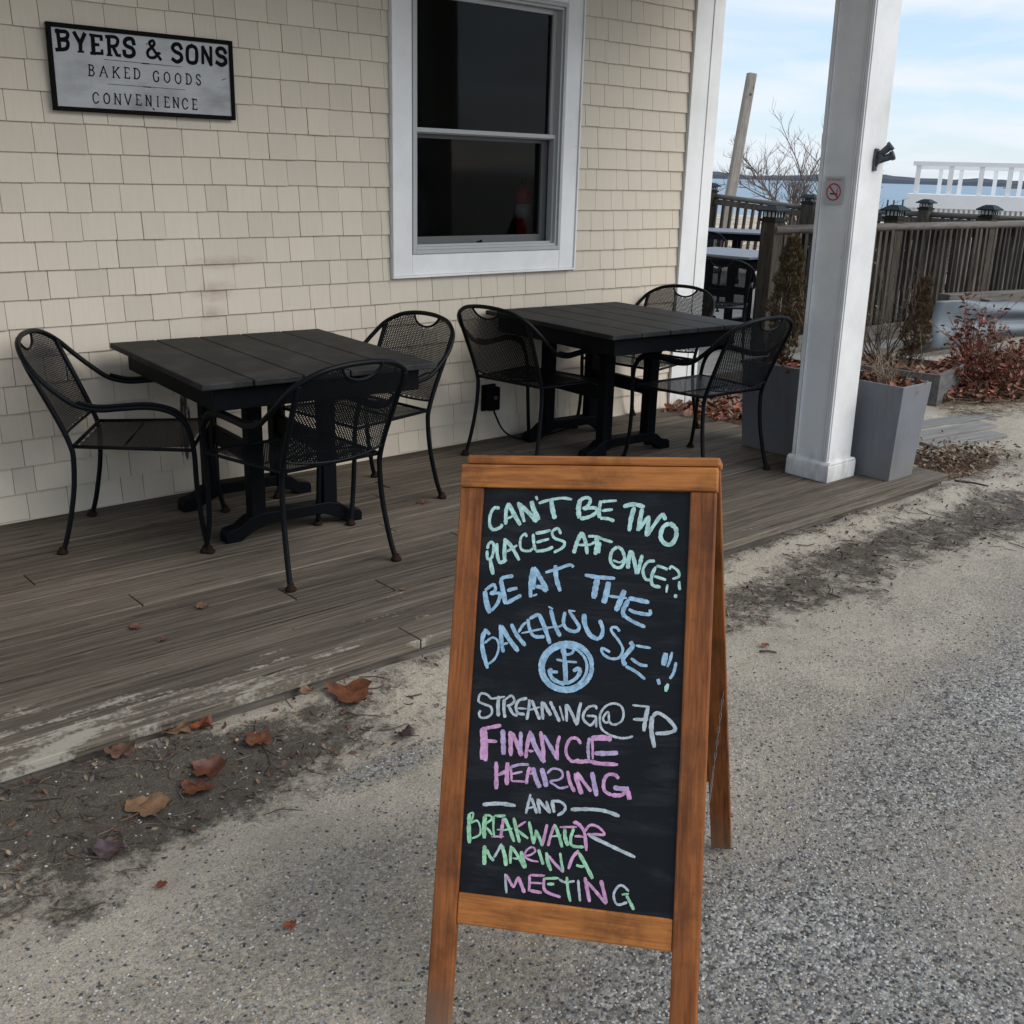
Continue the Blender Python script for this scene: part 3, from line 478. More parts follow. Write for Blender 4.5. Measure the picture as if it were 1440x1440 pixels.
SIGN = [[14.8,43.9,298.6,46.4,229.1],[14.8,37.9,293.9,74.6,294.9,82.1,283.4,72.4,269.4,43.7,263.3],[14.8,46.5,263.5,74.8,263.2,79.8,248.8,69.3,232.0,33.7,226.0],[15.0,108.7,294.7,129.1,257.0],[15.2,148.7,293.3,129.1,257.0,128.0,228.5],[7.0,117.5,226.1,138.9,226.7],[16.5,180.5,291.7,179.4,224.4],[11.7,171.8,292.6,216.7,291.0],[11.9,215.1,293.0,215.2,278.5],[11.8,180.9,258.5,201.3,258.5],[11.8,169.5,224.7,214.9,227.1],[10.7,214.8,226.0,214.6,239.0],[15.6,245.0,291.8,244.4,225.0],[13.1,236.2,292.7,271.9,294.0,282.9,281.4,272.6,261.5,245.4,256.6],[14.4,260.4,257.8,276.0,225.2,286.3,226.0],[7.2,234.1,223.1,253.8,223.5],[16.0,348.8,274.8,343.8,291.9,325.8,293.1,311.8,282.7,314.9,266.6,341.5,256.1,346.3,237.2,330.4,226.0,309.4,228.8,306.2,244.0],[12.0,460.0,224.6,428.1,265.6,415.6,284.0,429.9,295.1,437.4,285.8,428.4,271.2,406.9,252.9,408.7,231.9,432.2,229.8,455.1,248.3],[6.3,436.5,250.7,461.4,248.7],[16.1,554.6,275.6,545.8,290.1,526.7,289.1,516.4,275.4,525.2,262.1,550.2,251.6,552.5,233.1,532.6,221.4,514.0,230.2],[15.7,603.6,290.8,583.6,277.9,581.4,232.4,600.3,222.4,620.3,232.4,622.5,278.2,603.6,290.8],[13.2,652.4,290.2,649.5,225.9],[15.8,653.7,289.2,687.0,222.9],[13.3,689.9,292.1,687.6,222.9],[16.9,757.9,276.1,748.3,289.8,728.4,291.1,717.8,277.0,727.2,262.2,750.4,255.3,756.4,236.6,735.8,225.2,714.7,233.6],[1.8,221.0,205.8,393.4,204.0,554.1,203.1],[4.3,377.9,203.5,408.8,203.5],[1.8,226.1,112.8,393.9,113.1,562.4,111.9],[3.7,378.4,112.7,409.5,112.4],[5.0,404.2,280.3,405.4,279.3],[5.7,412.6,28.8,417.5,25.6],[2.7,733.3,163.3,753.9,170.5],[4.7,157.6,179.9,155.4,140.6],[4.7,153.9,180.1,167.7,179.3,173.5,171.1,166.7,161.2,156.6,161.8],[4.7,156.6,161.8,167.9,161.1,174.9,150.4,166.7,139.8,151.7,140.8],[4.8,214.9,179.7,198.0,140.5],[4.8,214.9,179.7,227.8,139.7],[2.7,204.7,154.2,222.5,153.8],[2.7,195.1,140.6,202.2,140.4],[2.7,223.6,139.8,230.7,139.6],[4.8,255.7,180.3,253.7,139.9],[2.7,250.6,180.4,260.8,180.2],[2.7,248.6,140.1,258.9,139.7],[4.9,277.9,179.7,254.5,156.1],[4.8,261.7,163.2,277.7,139.2],[2.7,272.8,179.8,283.1,179.6],[2.7,272.6,139.3,281.1,139.0],[4.9,305.2,181.6,303.4,141.5],[4.9,301.4,181.8,321.7,180.6,321.5,175.7],[2.8,304.3,162.4,315.8,161.6],[4.9,299.6,141.7,321.2,140.3,321.5,146.4],[4.9,345.1,181.0,343.4,141.9],[4.9,341.0,181.2,353.4,180.6,362.7,172.3,365.0,160.4,361.7,148.7,351.7,141.4,339.3,142.1],[5.1,446.1,168.6,441.1,175.8,433.3,176.3,425.6,167.8,424.0,153.6,428.0,140.3,435.7,136.5,444.6,142.1,445.1,154.3],[2.8,440.3,154.6,448.2,154.1],[5.1,484.1,177.2,473.9,169.6,471.5,157.4,473.0,145.0,482.7,136.3,493.0,143.9,495.4,156.1,493.8,168.5,484.1,177.2],[5.2,533.1,176.0,522.8,168.3,520.4,156.1,522.0,143.6,531.9,134.8,542.2,142.5,544.6,154.8,543.0,167.3,533.1,176.0],[5.2,572.8,176.9,571.7,136.6],[5.2,568.9,177.1,580.6,176.4,589.4,167.7,591.7,155.4,588.8,143.5,579.5,136.0,567.8,136.9],[5.3,633.6,168.9,630.1,176.5,621.6,177.1,616.6,170.2,620.0,161.0,629.6,155.0,633.8,146.5,629.2,137.5,620.7,137.4,615.3,146.0],[4.8,184.5,67.0,179.6,75.4,171.7,75.9,163.7,67.2,161.9,53.3,165.7,40.2,173.5,36.4,183.2,43.8],[4.8,219.0,76.9,209.2,69.5,206.7,57.6,208.0,45.4,216.9,36.7,226.8,44.1,229.3,56.0,228.0,68.2,219.0,76.9],[4.9,253.9,77.9,252.0,37.5],[4.9,253.0,77.9,273.1,36.2],[4.9,275.0,76.7,273.1,36.2],[2.7,249.4,78.1,256.9,77.7],[2.7,247.4,37.7,256.5,37.2],[2.7,270.5,77.0,279.6,76.5],[4.9,294.4,78.8,305.9,37.5],[4.9,321.1,77.5,305.9,37.5],[2.8,291.9,78.9,298.2,78.6],[2.8,317.3,77.7,323.6,77.4],[5.0,346.2,79.7,344.5,39.9],[5.0,342.3,80.0,363.0,78.4,362.8,73.7],[2.8,345.4,60.6,357.0,59.7],[5.0,340.6,40.3,362.6,38.5,362.9,44.5],[5.0,386.7,79.3,385.1,39.4],[5.0,385.9,79.4,404.8,38.0],[5.0,406.3,78.1,404.8,38.0],[2.8,382.5,79.6,389.5,79.2],[2.8,380.9,39.7,389.3,39.1],[2.8,402.1,78.4,410.5,77.8],[5.1,436.4,78.1,434.9,38.0],[2.9,432.2,78.9,440.5,77.3],[2.9,430.8,38.8,439.0,37.1],[5.1,469.4,78.8,468.0,38.4],[5.1,465.6,79.1,485.9,77.4,485.7,72.6],[2.9,468.7,59.4,480.1,58.5],[5.1,464.2,38.7,485.8,36.9,486.0,43.0],[5.2,506.9,78.7,505.6,38.2],[5.2,506.1,78.8,525.9,36.8],[5.2,527.1,77.5,525.9,36.8],[2.9,502.6,79.0,509.8,78.6],[2.9,501.3,38.5,510.0,37.9],[2.9,522.8,77.7,531.5,77.2],[5.2,569.3,67.0,563.9,75.7,555.6,76.3,547.5,67.2,546.0,52.7,550.3,38.9,558.6,34.9,568.6,42.6],[5.3,595.0,77.1,594.0,36.2],[5.3,591.3,77.5,611.2,75.8,611.1,70.9],[3.0,594.5,57.5,605.7,56.5],[5.3,590.2,36.5,611.4,34.6,611.6,40.8]]
# ================================================================== GROUND, SEA, FAR SHORE
def sstep(a, b, x):
    t = max(0, min(1, (x - a) / (b - a))) if a != b else 0
    return t * t * (3 - 2 * t)
def nz2(x, y, s, o=0): return noise.noise(Vector((x * s + o, y * s - o, o)))
def fbm(x, y, s, o=0): return nz2(x, y, s, o) + 0.5 * nz2(x, y, s * 2.1, o + 5) + 0.25 * nz2(x, y, s * 4.3, o + 9)
def gz(x, y):
    d = x * 0.80 + y * 0.60
    lat = -x * 0.60 + y * 0.80
    z = 0.0
    near = 1 - sstep(8, 14, math.hypot(x, y))
    if near > 0 and y < 2.75:
        e = 2.66 - y
        z += near * (0.030 * math.exp(-((e - .05) / 0.14) ** 2) * (0.45 + 0.9 * (0.5 + fbm(x, y, 1.6, 3))) * sstep(-.02, .03, e) + 0.010 * fbm(x, y, 2.2, 7) * sstep(-0.2, 0.6, e) + 0.006 * fbm(x, y, 9, 2) * (1 - sstep(0.2, 1.4, e)))
        z -= near * 0.012 * math.exp(-((e - 0.45) / 0.25) ** 2)
    elif near > 0 and y < 4.6: z -= 0.02
    if 5.6 < x < 12 and 2.2 < y < 5.2: z += 0.02 * fbm(x, y, 2.0, 1)
    if x > 6.5 and y < 5.0: z += 0.10 * math.exp(-((x - 9.3) / 1.6) ** 2 - ((y - 3.8) / 0.9) ** 2)
    if d > 23: z += -1.5 * sstep(23, 29, d)
    if d > 29:
        shore = 150 + 30 * sstep(-40, 40, lat) + 12 * nz2(x, y, 0.03)
        z += -1.7 * sstep(29, shore, d) + 0.25 * nz2(x, y, 0.12, 4) * (1 - sstep(shore * 0.8, shore, d))
        if d > shore: z -= min(6, (d - shore) * 0.04)
    return z
def axis_coords(lo, hi, step, far, growth):
    c = []; x = lo
    while x < hi: c.append(x); x += step
    c.append(hi); s = step; x = hi
    while x < far: s *= growth; x += s; c.append(x)
    s = step; x = lo; pre = []
    while x > -far: s *= growth; x -= s; pre.append(x)
    return pre[::-1] + c
gx = axis_coords(-0.6, 9.2, 0.045, 1300, 1.11); gy = axis_coords(0.2, 5.2, 0.045, 1300, 1.11)
def zones(x, y):
    e = 2.66 - y + 0.10 * fbm(x, y, 1.3, 11)
    soil = 0.0
    if x < 7.0 and -0.2 < e < 3:
        left = 1 - sstep(1.0, 2.2, x)
        soil = 0.95 * left * sstep(-0.05, 0.10, e) * (1 - sstep(0.22, 0.66, e))
        r = sstep(2.2, 3.2, x) * (1 - sstep(5.4, 6.4, x))
        soil = max(soil, 0.72 * r * sstep(0.08, 0.30, e) * (1 - sstep(0.15 + 0.04 * x, 0.60 + 0.06 * x, e)))
        soil = max(soil, 0.45 * sstep(-0.02, 0.05, e) * (1 - sstep(0.08, 0.2, e)))
        soil = max(soil, 0.62 * (1 - sstep(0.15, .38, math.hypot((x - 0.55) / 1.2, y - 2.32))))
    g = sstep(0.85, 1.6, e + 0.10 * (x - 1.6)) * 0.80 * (1 - 0.42 * (1 - sstep(.5, 1.4, math.hypot((x - 2.55) / .5, (y - .72) / .35))))
    g = max(g, 0.34 * sstep(0.5, 0.9, e))
    bp = math.hypot((x - 1.48) / 0.22, (y - 2.18) / 0.07); g = max(g, 0.72 * (1 - sstep(0.2, 1.5, bp)))
    if y > 2.7 : g = 0
    lf = 0.0
    if x > 5.2: lf = max(lf, 0.9 * (1 - sstep(0.75, 1.15, math.hypot((x - 9.4) / 2.1, (y - 3.95) / 0.75))))
    lf = max(lf, 0.85 * (1 - sstep(0.6, 1.1, math.hypot((x - 5.95) / 0.55, (y - 2.93) / 0.28))))
    lf = max(lf, 0.9 * (1 - sstep(0.6, 1.1, math.hypot((x - 5.75) / 0.5, (y - 4.5) / 0.4))))
    if 5.4 < x < 9 and 4.0 < y < 5.3: lf = max(lf, 0.55)
    return soil, g, lf
vs = []; fs = []; zc = []; bc = []
nx, ny = len(gx), len(gy)
for j, y in enumerate(gy):
    for i, x in enumerate(gx):
        vs.append((x, y, gz(x, y))); zc.append(zones(x, y)); bc.append(sstep(22, 30, x * 0.8 + y * 0.6))
for j in range(ny - 1):
    for i in range(nx - 1):
        a = j * nx + i; fs.append((a, a + 1, a + nx + 1, a + nx))
me = bpy.data.meshes.new('ground'); me.from_pydata(vs, [], fs); me.materials.append(M['ground'])
me.polygons.foreach_set('use_smooth', [True] * len(fs))
ca = me.color_attributes.new('zones', 'FLOAT_COLOR', 'POINT'); ca.data.foreach_set('color', [c for z in zc for c in (z[0], z[1], z[2], 1)])
ba = me.attributes.new('beach', 'FLOAT', 'POINT'); ba.data.foreach_set('value', bc)
mk('ground', me, kind='structure')
b = MB(); b.quad((-7000, -7000, -3.0), (7000, -7000, -3.0), (7000, 7000, -3.0), (-7000, 7000, -3.0)); b.obj('sea', M['water'], kind='structure')
# far wooded shores: long low hills, real distance
def shore_hill(name, a0, a1, dist, hgt, depth, matk, seed):
    b = MB(); n = 160; rows = [(0, -1.0), (0.06, 0.55), (0.3, 0.95), (0.6, 1.0), (1.0, -0.3)]
    for i in range(n + 1):
        a = R_(a0 + (a1 - a0) * i / n)
        env = min(1, i / 14, (n - i) / 14)
        h = hgt * (0.62 + 0.42 * fbm(i * 0.09, seed, 1.0, seed) + 0.10 * rnd()) * env
        for t, k in rows:
            d = dist + depth * t; b.v.append(Vector((math.cos(a) * d, math.sin(a) * d, -3.6 + max(0.5, (h + 0.6)) * max(0, k))))
    r = len(rows)
    for i in range(n):
        for k in range(r - 1): q = i * r + k; b.face((q, q + r, q + r + 1, q + 1))
    return b.obj(name, M[matk], kind='structure')
shore_hill('far_shore', 5, 65, 1500, 13.5, 300, 'farland', 2.0)
shore_hill('near_headland', 14, 25.6, 1050, 9.5, 200, 'farland2', 6.0)

# ================================================================== PORCH DECK
DZ = 0.07
deck = setting('porch_deck')
rowh = 0.1395; y = 2.655; k = 0
plank_cache = {}
while y < 4.69:
    wdt = 0.134 if y + rowh < 4.70 else 4.695 - y
    if y + wdt > 4.697: wdt = 4.697 - y
    x = -2.2
    cuts = []
    xx = -2.2 + uni(0.2, 4.6)
    while xx < 5.1: cuts.append(xx); xx += uni(3.4, 4.8)
    cuts.append(5.45)
    for c in cuts:
        L = c - x - 0.004
        bmb = MB(); bmb.box((0, 0, -0.0165), (L, wdt, 0.033))
        o = bmb.obj('plank', M['deck'], deck, (x + L / 2, y + wdt / 2, DZ + uni(-0.0012, 0.0012)), bevel=0.004)
        o.rotation_euler = (uni(-0.008, 0.008), 0, 0)
        x = c
    y += rowh; k += 1
b = MB(); b.bb(-2.2, 5.43, 2.68, 4.69, -0.30, 0.032); b.obj('deck_joist_frame', M['railtop'], deck)
b = MB()
for i in range(46):
    for yy in ((2.69, 4.66) if i % 3 else (2.69, 2.83, 2.97)):
        b.lathe([(0.0035, 0), (0.0035, 0.0012)], (-1.5 + i * 0.15 * 1.0 + 0.004 * (i % 2), yy + 0.02, DZ), 6)
b.obj('board_nails', M['castmetal'], deck, kind='stuff')

# grey decking of the seaside terrace behind the corner
rear = setting('rear_terrace_floor')
def rear_boards(x0, x1, y0, y1):
    b = MB(); y = y0
    while y < y1: b.bb(x0, x1 + uni(-.01, .01), y, y + 0.132, 0.060, 0.095 + uni(-.0015, .0015)); y += 0.14
    b.bb(x0 + .01, x1 - .01, y0 + .02, y1, -0.25, 0.05)
    b.obj('boards', M['deck_far'], rear, kind='stuff')
rear_boards(5.80, 14.25, 5.22, 12.6)

# flush weathered planks of the sandy path
for i, (px, py, L, a, wd) in enumerate([(6.95, 3.52, 1.1, -8, .15), (6.75, 3.34, 0.9, -8, .14), (6.62, 3.16, .72, -9, .13)]):
    b = MB(); b.box((0, 0, 0), (L, wd, .03))
    o = b.obj('path_board', M['deck_far'], None, (px, py, -.010), bevel=.006); o.rotation_euler = (R_(uni(-2, 2)), 0, R_(a))
    tag(o, ['widest weathered board in the sand beside the low wooden planter box', 'middle of the three weathered boards half buried in the sandy path', 'shortest of the half buried boards, nearest the porch deck'][i], 'board', 'boards half buried in the sandy path')

# ================================================================== BUILDING
WY = 4.70
bld = thing('shingled_building', 'cream shingled bakery building with white corner board and one sash window', 'building', (2, 4.7, 0))
def P_(o): o.location = -bld.location; return o   # parts are written in world coordinates
WX0, WX1, WZ0, WZ1 = 3.236, 4.536, 1.016, 2.60      # outer edges of the window casing
b = MB()
b.bb(-2.2, WX0 + .09, WY + .012, WY + .15, 0.0, 3.25); b.bb(WX1 - .09, 5.62, WY + .012, WY + .15, 0.0, 3.25)
b.bb(WX0 + .091, WX1 - .091, WY + .012, WY + .15, 0.0, WZ0 + .09); b.bb(WX0 + .091, WX1 - .091, WY + .012, WY + .15, WZ1 - .09, 3.0)
b.bb(5.48, 5.62, WY + .151, 9.5, 0.0, 3.25); b.bb(-2.2, -2.06, WY + .151, 9.5, 0, 3.25); b.bb(-2.05, 5.47, 9.36, 9.5, 0, 3.25)
P_(b.obj('wall', mat_simple('wall_sheathing', (0.42, 0.37, 0.29), 0.7), bld))
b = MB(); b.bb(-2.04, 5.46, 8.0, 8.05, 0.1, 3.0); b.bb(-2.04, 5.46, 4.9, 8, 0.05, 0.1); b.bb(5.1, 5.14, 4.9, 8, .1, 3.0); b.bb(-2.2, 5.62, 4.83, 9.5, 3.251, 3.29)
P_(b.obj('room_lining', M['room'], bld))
# shingles: courses 0.116 m, bottom edges at 0.068 + k * 0.116
shingles = []
EXPO = 0.1161
def shingle_free(x0, x1, z0, z1):
    return not (x1 > WX0 - .001 and x0 < WX1 + .001 and z1 > WZ0 and z0 < WZ1)
row = 0; z = 0.078
while z < 3.2:
    x = -2.2 + uni(-0.1, 0)
    zt = z + EXPO
    while x < 5.476:
        wd = random.choice([0.088, 0.102, 0.115, 0.125, 0.135, 0.145, 0.155, 0.17])
        x1 = min(x + wd, 5.476)
        if 5.476 - x1 < 0.05: x1 = 5.476
        segs = [(x, x1)]
        if z < WZ1 and zt > WZ0:
            if x < WX0 < x1: segs = [(x, WX0 - .002)]
            if x < WX1 < x1: segs = [(WX1 + .002, x1)]
            if x >= WX0 - .003 and x1 <= WX1 + .003: segs = []
        for a, c in segs:
            if c - a > 0.012:
                zb, ztt = z, zt + 0.012
                if zb < WZ0 < ztt and a < WX1 and c > WX0: ztt = WZ0 - .002
                if zb < WZ1 < ztt and a < WX1 and c > WX0: zb = WZ1 + .002
                if ztt - zb > 0.01: shingles.append((a, c, zb + (uni(-.0022, .0008) if zb == z else 0), ztt))
        x = x1
    z += EXPO; row += 1
def shingle_verts(a, c, zb, zt, dx, ob):
    g = 0.0012
    y0, y1 = -0.013 - ob, -0.0015 - ob * .3  # butt end stands proud
    yb = 0.012
    return [(a + g, y0, zb), (c - g, y0, zb), (c - g, y1, zt), (a + g, y1, zt), (a + g, yb, zb), (c - g, yb, zb), (c - g, yb, zt), (a + g, yb, zt)]
SF = [(0, 1, 2, 3), (5, 4, 7, 6), (4, 0, 3, 7), (1, 5, 6, 2), (4, 5, 1, 0), (3, 2, 6, 7)]
camp = Vector((0, 0, 1.57))
def view_px(p):
    d = Vector(p) - camp; zf = d.dot(fwd)
    if zf <= 0.1: return None
    return 720 + 1511 * d.dot(right) / zf, 720 + 1511 * d.dot(down) / zf
def size_in_view(s):
    q = view_px(((s[0] + s[1]) / 2, WY, (s[2] + s[3]) / 2))
    if not q or not (-30 < q[0] < 1470 and -30 < q[1] < 1470): return 0
    d = math.dist((0, 0, 1.57), ((s[0] + s[1]) / 2, WY, (s[2] + s[3]) / 2)); return (s[1] - s[0]) * (4.7 / d) / d / d
shingles.sort(key=size_in_view, reverse=True)
for s in shingles[:300]:
    cx = (s[0] + s[1]) / 2
    me = bpy.data.meshes.new('shingle'); me.from_pydata(shingle_verts(s[0] - cx, s[1] - cx, 0, s[3] - s[2], 0, uni(0, .0045) * rnd()), [], SF); me.materials.append(M['shingle'])
    o = mk('shingle', me, bld, (cx - 2, WY - 4.7, s[2])); o.rotation_euler = (0, R_(random.gauss(0, .2)), 0)
b = MB()
for s in shingles[300:]:
    n = len(b.v); b.v += [Vector((p[0], p[1] + WY, p[2])) for p in shingle_verts(s[0], s[1], s[2], s[3], 0, uni(0, .0022))]
    for f in SF: b.face([n + i for i in f])
# side wall courses, seen only from a step to the side
z = 0.078
while z < 3.2:
    yy = 4.86
    while yy < 9.5:
        wd = uni(.09, .15); n = len(b.v)
        for p in shingle_verts(yy, yy + wd, z, z + EXPO + .012, 0, uni(0, .002)): b.v.append(Vector((5.62 - p[1], p[0], p[2])))
        for f in SF: b.face([n + i for i in f])
        yy += wd
    z += EXPO
P_(b.obj('shingle', M['shingle'], bld, kind='stuff'))
b = MB(); b.bb(-2.2, 5.477, WY - .018, WY + .012, DZ - .01, 0.077); P_(b.obj('base_strip', M['shingle'], bld))
# corner board
b = MB(); b.bb(5.480, 5.640, WY - .030, WY + .012, DZ - .005, 3.0); b.bb(5.641, 5.755, WY - .022, WY + .02, DZ - .005, 3.0); b.bb(5.62, 5.665, WY + .021, WY + .15, DZ - .02, 3.0)
b.bb(5.634, 5.648, WY - .036, WY - .0305, DZ, 3.0)
P_(b.obj('corner_board', M['white_old'], bld, bevel=.003))
# window
win = MB(); cw = 0.105
win.bb(WX0 + .012, WX0 + cw + .02, WY - .028, WY + .012, WZ0 + .012, WZ1); win.bb(WX1 - cw - .02, WX1 - .012, WY - .028, WY + .012, WZ0 + .012, WZ1)
win.bb(WX0 + cw + .021, WX1 - cw - .021, WY - .027, WY + .012, WZ0 + .012, WZ0 + .118); win.bb(WX0 + cw + .021, WX1 - cw - .021, WY - .027, WY + .012, WZ1 - .16, WZ1)
win.bb(WX0, WX0 + .011, WY - .037, WY + .012, WZ0, WZ1); win.bb(WX1 - .011, WX1, WY - .037, WY + .012, WZ0, WZ1); win.bb(WX0 + .0115, WX1 - .0115, WY - .037, WY + .012, WZ0, WZ0 + .011)
wo = P_(win.obj('window', M['white_old'], bld, bevel=.002))
ix0, ix1, iz0, iz1 = WX0 + cw + .021, WX1 - cw - .021, WZ0 + .119, WZ1 - .161
fr = MB(); t = .026
def ring(b, x0, x1, z0, z1, t, y0, y1):
    b.bb(x0, x0 + t, y0, y1, z0, z1); b.bb(x1 - t, x1, y0, y1, z0, z1); b.bb(x0 + t + .0005, x1 - t - .0005, y0, y1, z0, z0 + t); b.bb(x0 + t + .0005, x1 - t - .0005, y0, y1, z1 - t, z1)
ring(fr, ix0 + .001, ix1 - .001, iz0 + .001, iz1 - .001, .020, WY - .034, WY + .06)
ring(fr, ix0 + .0215, ix1 - .0215, iz0 + .0215, iz1 - .0215, .014, WY - .022, WY + .055)
f = fr.obj('frame', M['sash'], wo, bevel=.0015)
sx0, sx1 = ix0 + .036, ix1 - .036; zm = 1.748
up = MB(); ring(up, sx0, sx1, zm - .014, iz1 - .036, .024, WY + .022, WY + .05); up.obj('upper_sash', M['sash'], wo, bevel=.0015)
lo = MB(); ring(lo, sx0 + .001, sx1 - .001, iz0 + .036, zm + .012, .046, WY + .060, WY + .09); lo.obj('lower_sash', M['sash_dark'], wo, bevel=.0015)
sc = MB(); ring(sc, sx0, sx1, iz0 + .036, zm + .014, .011, WY + .000, WY + .02); sc.obj('screen_frame', M['sash'], wo)
rl = MB(); rl.bb(sx0 + .011, sx1 - .011, WY - .004, WY + .0215, zm - .008, zm + .012); rl.obj('meeting_rail', M['sash'], wo, bevel=.002)
g1 = MB(); g1.quad((sx0 + .02, WY + .036, zm), (sx1 - .02, WY + .036, zm), (sx1 - .02, WY + .036, iz1 - .05), (sx0 + .02, WY + .036, iz1 - .05)); g1.obj('pane', M['glass'], wo)
g2 = MB(); g2.quad((sx0 + .03, WY + .075, iz0 + .05), (sx1 - .03, WY + .075, iz0 + .05), (sx1 - .03, WY + .075, zm), (sx0 + .03, WY + .075, zm)); g2.obj('pane', M['glass'], wo)
b = MB(); b.box((sx0 + .45, WY + .02, iz0 + .052), (.03, .012, .008)); b.box((sx0 + .455, WY + .014, iz0 + .058), (.008, .01, .008)); b.obj('screen_latch', M['black'], wo)
b = MB(); b.bb(sx0 + .004, sx0 + .012, WY + .012, WY + .02, zm + .10, zm + .34); b.obj('sash_lift', M['sash'], wo)
# things inside the room, dim behind the glass
ex = thing('fire_extinguisher', 'red fire extinguisher hanging in the dark room behind the window glass', 'fire extinguisher', (4.50, 5.10, 1.18))
ex.scale = (.78, .78, .78)
b = MB(); b.lathe([(.05, 0), (.062, .015), (.062, .13), (.0625, .131), (.0625, .25), (.062, .251), (.062, .33), (.045, .375), (.02, .39)], seg=20); b.obj('cylinder', M['ext_red'], ex)
b = MB(); b.lathe([(.0635, .14), (.0635, .245)], seg=20); b.obj('paper_label', M['white'], ex)
b = MB(); b.box((0, 0, .41), (.03, .03, .05)); b.box((.04, 0, .44), (.11, .014, .012)); b.obj('valve', M['black'], ex)
b = MB(); b.bb(-.30, -.295, -.2, .2, -.4, .5); 
fr_ = thing('picture_frame', 'pale empty frame leaning in the lower left corner behind the window glass', 'frame', (3.62, 5.2, 1.0))
b = MB(); ring(b, -.16, .10, 0.0, .30, .02, 0, .02); b.obj('border', M['sash'], fr_)
tbl = thing('shop_counter', 'dark counter standing under the window inside the room', 'counter', (3.9, 5.75, .0))
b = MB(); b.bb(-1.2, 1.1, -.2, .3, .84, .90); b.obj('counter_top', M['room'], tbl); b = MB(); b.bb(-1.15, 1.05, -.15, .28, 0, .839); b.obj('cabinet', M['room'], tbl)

# porch roof over the deck: it shades wall and tables
rf = thing('porch_roof', 'porch roof with boarded ceiling above the deck, carried by the white column', 'roof', (0, 0, 0))
b = MB(); b.bb(-2.6, 5.9, 2.86, 4.66, 3.10, 3.12); b.obj('ceiling', M['roof'], rf)
b = MB(); b.bb(-2.6, 5.9, 2.96, 3.16, 2.86, 3.098); b.obj('beam', M['white'], rf)
b = MB(); b.prism([(2.50, 3.06), (2.50, 3.20), (9.8, 4.9), (9.8, 4.8), (4.65, 3.62), (4.65, 3.121), (2.86, 3.121), (2.86, 3.06)], 'x', -2.6, 5.95); b.obj('roof_deck', M['rail'], rf)

# ------------------------------------------------------------------ porch column
colr = thing('porch_column', 'square white boxed porch column standing on the deck edge', 'column', (4.86, 3.075, DZ))
lean = Matrix.Rotation(R_(-1.15), 3, 'Y')
def leanpart(bm_, name, mat, bevel=0):
    bm_.v = [lean @ p for p in bm_.v]; return bm_.obj(name, mat, colr, bevel=bevel)
b = MB(); b.bb(-.100, .100, -.105, .105, .10, 2.80); shaft = leanpart(b, 'shaft', M['white'], .003)
b = MB()
for yy in (-.107, .089): b.bb(-.109, -.1005, yy, yy + .018, .10, 2.8)
for (xa, xb, ya, yb) in ((-.1085, -.1005, -.086, -.0785), (-.1085, -.1005, .0785, .086)): b.bb(xa, xb, ya, yb, .10, 2.8)
b.bb(-.1005, .101, -.1125, -.1055, .10, 2.8)
leanpart(b, 'edge_trim', M['white'], .0015)
b = MB(); b.bb(-.127, .127, -.132, .128, 0, .088); b.prism([(-.127, .0885), (.127, .0885), (.112, .105), (-.112, .105)], 'y', -.132, .128); b.obj('base_block', M['white_old'], colr, bevel=.004)
# no-smoking sticker
st = thing('no_smoking_sticker', 'small square no smoking sticker with red ring on the shaded side of the white column', 'sign', (4.7175, 3.085, 1.513))
st.rotation_euler = (0, R_(-1.15), 0)
b = MB(); b.bb(-.0008, 0, -.050, .050, -.064, .064); b.obj('sticker', M['decal'], st)
b = MB(); n = 40
def ringx(b, r0, r1, x, cy=0, cz=0):
    for i in range(n):
        a, c = 2 * math.pi * i / n, 2 * math.pi * (i + 1) / n
        b.quad((x, cy + r0 * math.cos(a), cz + r0 * math.sin(a)), (x, cy + r0 * math.cos(c), cz + r0 * math.sin(c)), (x, cy + r1 * math.cos(c), cz + r1 * math.sin(c)), (x, cy + r1 * math.cos(a), cz + r1 * math.sin(a)))
ringx(b, .034, .041, -.0014, 0, -.006)
c45 = .0245
b.quad((-.0015, c45 + .003, -.006 + c45 - .003), (-.0015, c45 - .003, -.006 + c45 + .003), (-.0015, -c45 - .003, -.006 - c45 + .003), (-.0015, -c45 + .003, -.006 - c45 - .003))
b.obj('red_ring', M['red'], st)
b = MB(); b.bb(-.0012, -.00085, -.022, .020, -.018, -.011)
for z0 in (0, .008): b.bb(-.0012, -.00085, -.018 - z0 * .4, -.0165 - z0 * .4, -.008, .012)
# the small line NO SMOKING
def text_mesh(txt, size, bold=0.0):
    cu = bpy.data.curves.new('text', 'FONT'); cu.body = txt; cu.size = size; cu.align_x = 'CENTER'; cu.offset = bold; cu.resolution_u = 2
    o = bpy.data.objects.new('tmp', cu); COL.objects.link(o)
    dg = bpy.context.evaluated_depsgraph_get(); me = bpy.data.meshes.new_from_object(o.evaluated_get(dg))
    bpy.data.objects.remove(o); return me
b.obj('cigarette', M['black'], st)
tm = text_mesh('NO SMOKING', .0125); tm.materials.clear(); tm.materials.append(M['red'])
o = mk('lettering', tm, st, (-.0016, 0, .047), kind='stuff'); o.rotation_euler = (R_(90), 0, R_(-90))
b = MB(); ring(b, 0, 1, 0, 1, .01, 0, 1); 
